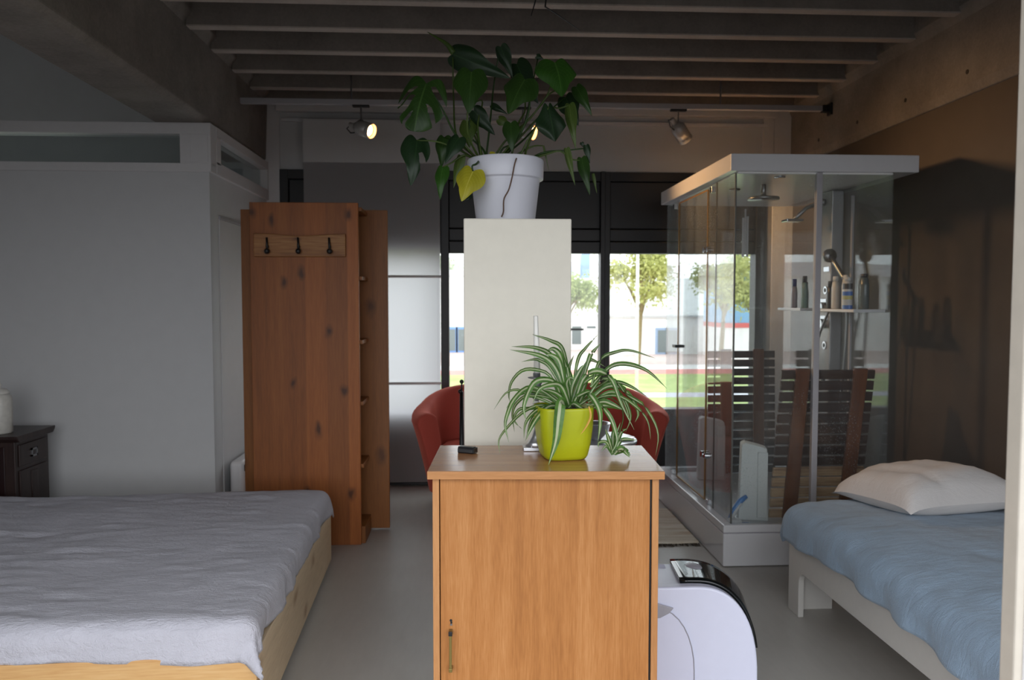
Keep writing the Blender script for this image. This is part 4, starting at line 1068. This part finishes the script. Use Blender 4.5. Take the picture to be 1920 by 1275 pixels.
# ------------------------------------------------------------ plants
def leaf_mat(name, lo, hi, vein, trans=.25, rough=.38):
    t = NT(name)
    uv = t.new('ShaderNodeUVMap')
    sp = t.new('ShaderNodeSeparateXYZ'); t.link(uv.outputs[0], sp.inputs[0])
    au = t.math('ABSOLUTE', t.math('SUBTRACT', sp.outputs[0], .5))
    w = t.math('SINE', t.math('MULTIPLY', t.math('ADD', sp.outputs[1], t.math('MULTIPLY', au, -.7)), 62))
    ve = t.math('MAXIMUM', t.math('MULTIPLY', t.math('POWER', t.math('MAXIMUM', w, 0), 12), .45), t.math('LESS_THAN', au, .018))
    base = t.ramp(t.noise(t.coord(), 9, 3), [(.3, lo), (.7, hi)])
    col = t.mix(ve, base, lin(vein)); t.base(col)
    t.set(Roughness=rough); t.p.inputs['Specular IOR Level'].default_value = .35
    tl = t.new('ShaderNodeBsdfTranslucent'); t.link(col, tl.inputs[0])
    m = t.new('ShaderNodeMixShader'); m.inputs[0].default_value = trans
    t.link(t.p.outputs[0], m.inputs[1]); t.link(tl.outputs[0], m.inputs[2]); t.link(m.outputs[0], t.out.inputs['Surface'])
    return t.m
LM = {'green': leaf_mat('monstera_green', (34, 58, 22), (44, 72, 26), (60, 88, 40)),
      'bright': leaf_mat('monstera_bright_green', (40, 76, 24), (52, 92, 30), (70, 108, 46)),
      'dark': leaf_mat('monstera_dark_green', (24, 42, 24), (30, 52, 28), (42, 66, 38), .15),
      'olive': leaf_mat('monstera_olive', (62, 82, 34), (78, 96, 42), (96, 112, 56)),
      'yellow': leaf_mat('monstera_yellow', (150, 146, 34), (176, 168, 46), (190, 182, 76))}
def spider_mat():
    t = NT('spider_plant_leaf'); uv = t.new('ShaderNodeUVMap')
    sp = t.new('ShaderNodeSeparateXYZ'); t.link(uv.outputs[0], sp.inputs[0])
    au = t.math('ABSOLUTE', t.math('SUBTRACT', sp.outputs[0], .5))
    n = t.noise(t.coord(), 40, 2)
    g = t.ramp(n, [(.3, (60, 96, 42)), (.7, (96, 138, 64))])
    col = t.mix(t.ramp(au, [(.11, (1, 1, 1, 1)), (.17, (0, 0, 0, 1))]), g, lin((196, 202, 168)))
    col = t.mix(t.math('MULTIPLY', t.math('LESS_THAN', t.math('ABSOLUTE', t.math('SUBTRACT', au, .05)), .014), .5), col, lin((120, 150, 90)))
    t.base(col); t.set(Roughness=.4)
    tl = t.new('ShaderNodeBsdfTranslucent'); t.link(col, tl.inputs[0])
    m = t.new('ShaderNodeMixShader'); m.inputs[0].default_value = .25
    t.link(t.p.outputs[0], m.inputs[1]); t.link(tl.outputs[0], m.inputs[2]); t.link(m.outputs[0], t.out.inputs['Surface'])
    return t.m
M['spider'] = spider_mat()
def blade(pts, w, twist, n=18, w0=.55):
    # arching strap leaf with a shallow keel
    P = spline(pts, n); mb = MB()
    front = Vector((0, -1, .15))
    rows = []
    for i, p in enumerate(P):
        t = P[min(i + 1, n)] - P[max(i - 1, 0)]; t.normalize()
        side = t.cross(front); side = side.normalized() if side.length > .05 else Vector((1, 0, 0))
        if side.z < 0 and abs(side.z) > abs(side.x): side = -side
        nor = side.cross(t).normalized()
        if nor.y > 0: nor = -nor
        k = twist + .25 * math.sin(i / n * 3)
        sd = (side * math.cos(k) + nor * math.sin(k)).normalized(); nr = t.cross(sd).normalized()
        u = i / n
        ww = w * .5 * (w0 + (1 - w0) * min(1, u / .35)) * max(.02, (1 - max(0, (u - .45) / .55) ** 1.8))
        rows.append([p - sd * ww, p - sd * ww * .45 + nr * ww * .14, p + nr * ww * .26, p + sd * ww * .45 + nr * ww * .14, p + sd * ww])
    b = 0
    for r_ in rows: mb.v += [tuple(q) for q in r_]
    uu = [0, .275, .5, .725, 1]
    for i in range(n):
        for j in range(4):
            q = (i * 5 + j, i * 5 + j + 1, (i + 1) * 5 + j + 1, (i + 1) * 5 + j)
            mb.face(q, 0, [(uu[j], i / n), (uu[j + 1], i / n), (uu[j + 1], (i + 1) / n), (uu[j], (i + 1) / n)])
    return mb
PX, PYY = .262, 2.163
sp = thing('spider_plant', 'variegated spider plant in a square lime green pot on the oak cabinet', 'potted plant', (PX, PYY, CZ))
def sqpot(prof, rot, mb, c):
    # rounded square lathe
    n = 40; b = len(mb.v)
    for (r, z) in prof:
        for j in range(n):
            a = 2 * math.pi * j / n
            ca, sa = math.cos(a), math.sin(a)
            k = (abs(ca) ** 4.2 + abs(sa) ** 4.2) ** (-1 / 4.2)
            x, y = r * k * ca, r * k * sa
            mb.v.append((c[0] + x * math.cos(rot) - y * math.sin(rot), c[1] + x * math.sin(rot) + y * math.cos(rot), z))
    for i in range(len(prof) - 1):
        for j in range(n):
            j2 = (j + 1) % n
            mb.face((b + i * n + j, b + i * n + j2, b + (i + 1) * n + j2, b + (i + 1) * n + j))
    mb.face([b + j for j in range(n)][::-1]); mb.face([b + (len(prof) - 1) * n + j for j in range(n)])
    return mb
M['lime'] = plain('lime_glazed_pot', (166, 172, 22), .35, grain=.03)
sqpot([(.050, CZ), (.057, CZ + .003), (.062, CZ + .012), (.069, CZ + .045), (.0745, CZ + .09), (.077, CZ + .14), (.077, CZ + .146), (.0725, CZ + .146), (.070, CZ + .135)], R(9), MB(), (PX, PYY)).build('pot', M['lime'], sp, smooth=True)
M['soil'] = plain('dark_soil', (46, 36, 28), .95, grain=.3, scale=90, bump=.8)
sqpot([(.066, CZ + .12), (.066, CZ + .136), (.03, CZ + .139)], R(9), MB(), (PX, PYY)).build('soil', M['soil'], sp)
for pts, w, tw_ in SPIDER:
    blade(pts, w, tw_).build('leaf', M['spider'], sp, smooth=True)
blade(DEAD, .007, .2, 10).build('withered_leaf', plain('withered_leaf', (196, 150, 70), .6), sp, smooth=True)['label'] = 'withered tan leaf hanging over the pot'
MB().tube(spline(RUNNER, 24), .0018, 6).build('runner', LM['olive'], sp, smooth=True)
for pts, w in BABY:
    blade(pts, w, .2, 10).build('plantlet_leaf', M['spider'], sp, smooth=True)

# big plant on the plinth
mo = thing('monstera', 'drooping monstera in a round white pot on the cream plinth', 'potted plant', (.122, 2.625, 1.655))
prof = [(.092, 1.655), (.098, 1.66), (.114, 1.797), (.126, 1.80), (.1275, 1.86), (.124, 1.866), (.119, 1.864), (.116, 1.84)]
MB().lathe(prof, c=(.122, 2.625, 0), n=48).build('pot', plain('white_pot', (205, 206, 216), .4, grain=.01), mo, smooth=True, bevel=.002)
MB().lathe([(.117, 1.82), (.116, 1.842), (0, 1.85)], c=(.122, 2.625, 0), n=32).build('soil', M['soil'], mo)
def monleaf(a, tip, w, face, droop, split, seed):
    # heart shaped blade: row 0 is the notch that runs back into the two lobes
    a = Vector(a); tp_ = Vector(tip); ax = tp_ - a; L = ax.length; ax.normalize()
    fr = Vector((0, -1, .25)); sd = ax.cross(fr).normalized(); nr = sd.cross(ax).normalized()
    if nr.y > 0: nr = -nr; sd = -sd
    q = Matrix.Rotation(face, 3, ax); sd = q @ sd; nr = q @ nr
    w = w / max(.3, math.cos(face)) * .55
    rs = random.Random(seed); wob = rs.uniform(.06, .16); ph = rs.uniform(0, 6)
    lobe = min(.2, .24 * w / L)
    def half(t):
        if split == 'angular': return w * min(1, .35 + 2.0 * t) * min(1, (1.01 - t) * 2.2)
        if split == 'finger': return w * (.78 + .22 * math.sin(math.pi * min(1, t * 1.4))) * (1 - t ** 7) ** .6
        return w * (.70 + .30 * math.sin(math.pi * min(1, .1 + t * 1.5))) * max(0, 1 - t ** 1.9) ** .85
    def fn(u, v):
        x = u * 2 - 1; ax_ = abs(x); t = v; hw = half(t)
        tt = t - lobe * (1 - t) ** 2.5 * math.sin(math.pi * ax_ ** 1.15) ** .8 * 1.25 + .06 * ax_ * t * (1 - t)
        p = a + ax * (L * tt) + sd * (x * hw)
        p += nr * (L * droop * math.sin(math.pi * min(1, t)) - hw * .32 * x * x + wob * hw * math.sin(4 * x + 7 * v + ph) * ax_)
        return p
    def keep(u, v):
        x = u * 2 - 1; vv = v - .42 * abs(x)
        if split == 'finger' and abs(x) > .24:
            for (c, h) in (((.02, .075), (.36, .055)) if x < 0 else ((.06, .05), (.24, .085), (.52, .05))):
                if abs(vv - c) < h * min(1, (abs(x) - .24) * 5): return False
        if split == 'side' and x < -.2 and abs(v - .25 * abs(x) - .28) < .10 * min(1, (abs(x) - .2) * 4): return False
        return True
    n1, n2 = (56, 64) if split in ('finger', 'side') else (22, 26)
    return MB().grid(fn, n1, n2, keep=keep)
for i, (a, tip, w, face, droop, split, mt_) in enumerate(MONSTERA):
    monleaf(a, tip, w, face, droop * .6, split, i).build('leaf', LM[mt_], mo, smooth=True)
for i, p in enumerate(PETIOLE):
    P = spline(p, 14); P[0].z = min(P[0].z, 1.845)
    MB().tube(P, [.0042 - .002 * k / 14 for k in range(15)], 6).build('petiole', LM['olive'] if i % 3 else LM['green'], mo, smooth=True)
P = spline(ROLLED, 10)
MB().tube(P, [.011, .010, .009, .008, .007, .006, .005, .004, .003, .002, .001], 8).build('rolled_leaf', LM['olive'], mo, smooth=True)
MB().tube(spline(AERIAL, 26), .0024, 6).build('aerial_root', plain('brown_root', (92, 70, 58), .8), mo, smooth=True)

# ------------------------------------------------------------ outside the window
GZ = -1.4
def ground(name, y0, y1, x0, x1, rgb, z=GZ, var=.15, sc=3):
    return struct(MB().box(x0, x1, y0, y1, z - .2, z).build(name, plain(name + '_surface', rgb, .95, grain=var, scale=sc)))
gr = NT('meadow_grass'); n_ = gr.noise(gr.coord(), 1.2, 6, .7); gr.base(gr.ramp(n_, [(.3, (128, 146, 84)), (.7, (168, 182, 116))])); gr.set(Roughness=.95)
def lawn(name, y0, y1):
    return tag(MB().box(-60, 60, y0, y1, GZ - .2, GZ).build(name, gr.m), 'strip of mown grass outside the window', 'grass', kind='stuff')
ground('ground_forecourt', 6.1, 15.5, -60, 60, (150, 148, 146))
g1 = lawn('grass_verge', 15.5, 22.2); g1['label'] = 'near strip of grass outside, this side of the grey path'
ground('ground_path', 22.2, 23.3, -60, 60, (176, 176, 184))
g2 = lawn('grass_verge', 23.3, 29.2); g2['label'] = 'far strip of grass between grey path and red cycle lane'
ground('ground_cycle_lane', 29.2, 31.3, -60, 60, (196, 130, 122))
ground('ground_kerb', 31.3, 33.4, -60, 60, (224, 222, 220))
ground('ground_paving', 33.4, 400, -300, 300, (186, 168, 162))
ground('ground_terrace', -40, FRONT_Y, -40, 40, (105, 104, 102), z=-.02)
wh = plain('white_facade', (236, 236, 234), .8, grain=.01)
dkgl = plain('far_window_glass', (112, 122, 122), .25)
def far_windows(par, y, rects, frame):
    for (x0, x1, z0, z1) in rects:
        fm = MB().box(x0 - .12, x1 + .12, y - .06, y + .02, z0 - .12, z1 + .12).build('window', frame, par)
        MB().box(x0, x1, y - .08, y - .05, z0, z1).build('pane', dkgl, fm)
b1 = thing('white_warehouse', 'low white warehouse across the street behind the trees', 'building', (6, 44, GZ))
MB().box(7.25, 40, 40, 56, GZ, .55).build('front_block', wh, b1)
MB().box(1.0, 46, 44, 70, GZ, 2.65).build('rear_block', wh, b1)
MB().box(7.15, 40.1, 39.9, 56.1, .5, .62).build('roof_edge', plain('grey_flashing', (190, 190, 188), .5), b1)
far_windows(b1, 44, [(5.80, 6.33, -1.09, -.31), (5.80, 6.33, -.19, -.07), (6.65, 7.15, -.19, -.07)], wh)
far_windows(b1, 40, [(9.75, 10.2, -1.3, -.15), (10.28, 10.75, -1.3, -.15), (16, 17, -.9, -.1), (19, 20, -.9, -.1)], plain('pale_blue_frame', (150, 170, 196), .5))
b2 = thing('white_hall', 'white hall with blue framed window seen left of the plinth', 'building', (-8, 44, GZ))
MB().box(-30, .4, 42, 64, GZ, 2.75).build('hall_block', wh, b2)
MB().prism([(-30.2, 2.7), (.6, 2.7), (.6, 2.95), (-14, 3.5), (-30.2, 2.95)], 'y', 41.8, 64).build('hall_roof', plain('pale_roof', (200, 196, 200), .6), b2)
far_windows(b2, 42, [(-1.15, -.75, -1.3, -.15), (-.6, -.2, -1.3, -.15), (-3.4, -2.4, -1.3, -.15)], plain('blue_frame', (110, 150, 206), .5))
b3 = thing('blue_hall', 'blue clad hall with red base band seen through the shower glass', 'building', (13, 38, GZ))
MB().box(12.0, 18, 36.5, 39.5, .32, 3.0).build('blue_cladding', plain('blue_cladding_paint', (120, 168, 204), .6), b3)
MB().box(12.0, 18, 36.4, 39.5, .1, .32).build('red_band', plain('red_band_paint', (206, 92, 86), .6), b3)
MB().box(12.0, 18, 36.45, 39.5, GZ, .1).build('base_wall', wh, b3)
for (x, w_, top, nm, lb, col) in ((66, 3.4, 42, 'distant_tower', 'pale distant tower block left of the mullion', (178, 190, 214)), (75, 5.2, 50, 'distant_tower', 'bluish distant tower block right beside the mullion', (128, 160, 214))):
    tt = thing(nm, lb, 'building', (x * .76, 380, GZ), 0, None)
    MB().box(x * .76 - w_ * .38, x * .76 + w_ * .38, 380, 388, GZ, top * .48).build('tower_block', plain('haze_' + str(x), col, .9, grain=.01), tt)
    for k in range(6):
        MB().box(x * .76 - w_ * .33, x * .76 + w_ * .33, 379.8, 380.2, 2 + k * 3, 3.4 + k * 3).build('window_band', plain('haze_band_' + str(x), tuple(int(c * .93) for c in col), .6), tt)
lp = thing('lamp_post', 'slim white lamp post standing in the grass by the window', 'lamp post', (4.12, 19, GZ))
MB().tube([(4.12, 19, GZ), (4.12, 19, 5.2)], [.045, .03], 12).build('pole', wh, lp, smooth=True)
MB().lathe([(.02, 5.2), (.14, 5.25), (.16, 5.4), (.02, 5.5)], c=(4.12, 19, 0), n=14).build('lamp_head', M['grey_plastic'], lp)
MB().lathe([(.09, GZ), (.09, GZ + .5), (.045, GZ + .6)], c=(4.12, 19, 0), n=14).build('pole_base', wh, lp)

def foliage_mat(name, lo, hi):
    t = NT(name); t.n.remove(t.p)
    col = t.ramp(t.noise(t.coord(), .9, 3), [(.3, lo), (.7, hi)])
    a = t.new('ShaderNodeBsdfDiffuse'); b = t.new('ShaderNodeBsdfTranslucent'); t.link(col, a.inputs[0]); t.link(col, b.inputs[0])
    m = t.new('ShaderNodeMixShader'); m.inputs[0].default_value = .45
    t.link(a.outputs[0], m.inputs[1]); t.link(b.outputs[0], m.inputs[2]); t.link(m.outputs[0], t.out.inputs['Surface'])
    return t.m
bark = plain('bark', (132, 118, 84), .9, grain=.2, scale=14, bump=.6)
def tree(label, x, y, trunk_h, crown, n, leaf, mat, seed, z0=GZ, r=.11):
    rs = random.Random(seed)
    t = thing('tree', label, 'tree', (x, y, z0))
    cz = crown[2]
    pts = [(x - .12, y, z0), (x - .05, y, z0 + trunk_h * .5), (x, y, z0 + trunk_h), (x + .05, y, cz)]
    MB().tube(spline(pts, 10), [r * (1 - .05 * k) for k in range(11)], 10).build('trunk', bark, t, smooth=True)
    bl = []
    for k in range(11):
        a = rs.uniform(0, 6.28); el = rs.uniform(-.35, 1.0)
        e = Vector((math.cos(a) * math.cos(el) * crown[0] * .75, math.sin(a) * math.cos(el) * crown[0] * .75, math.sin(el) * crown[1] * .75))
        c = Vector((x, y, cz)) + e
        s_ = Vector((x, y, z0 + trunk_h * rs.uniform(.85, 1.15)))
        MB().tube(spline([s_, s_.lerp(c, .5) + Vector((0, 0, .15)), c], 6), [.05 - .006 * q for q in range(7)], 6).build('branch', bark, t, smooth=True)
        bl.append((c, crown[0] * rs.uniform(.34, .52)))
    mb = MB()
    for i in range(n):
        c, rad = bl[rs.randrange(len(bl))]
        d = Vector((rs.gauss(0, 1), rs.gauss(0, 1), rs.gauss(0, .8))) * rad * .55
        p = c + d
        u = Vector((rs.gauss(0, 1), rs.gauss(0, 1), rs.gauss(0, 1))).normalized(); w = u.orthogonal().normalized()
        q = leaf * rs.uniform(.6, 1.2); b = len(mb.v)
        mb.v += [tuple(p - u * q), tuple(p + w * q * .6), tuple(p + u * q), tuple(p - w * q * .6)]
        mb.face((b, b + 1, b + 2, b + 3))
    fo = mb.build('foliage', mat, t); fo['kind'] = 'stuff'
fm1 = foliage_mat('yellow_green_foliage', (160, 166, 100), (206, 206, 140))
fm2 = foliage_mat('green_foliage', (138, 154, 98), (184, 194, 134))
fm3 = foliage_mat('grey_green_foliage', (160, 174, 146), (200, 208, 182))
tree('street tree with yellow green crown behind the white lamp post', 7.45, 33.6, 2.3, (1.4, 1.75, 2.25), 4200, .10, fm1, 1)
tree('street tree whose crown shows between plinth and mullion', 4.3, 34.4, 2.2, (1.35, 1.2, 1.7), 3600, .10, fm2, 7)
tree('street tree seen through the left part of the shower glass', 10.9, 33.0, 2.2, (1.2, 1.6, 2.0), 3400, .10, fm2, 12)
tree('yellowish tree at the right end of the window behind the shower', 10.2, 27, 1.9, (1.2, 1.9, 1.9), 3600, .09, fm1, 21)
tree('hazy tree rising behind the white hall roof', -1.6, 73, 3.2, (2.4, 1.9, 3.2), 1800, .22, fm3, 30, r=.2)
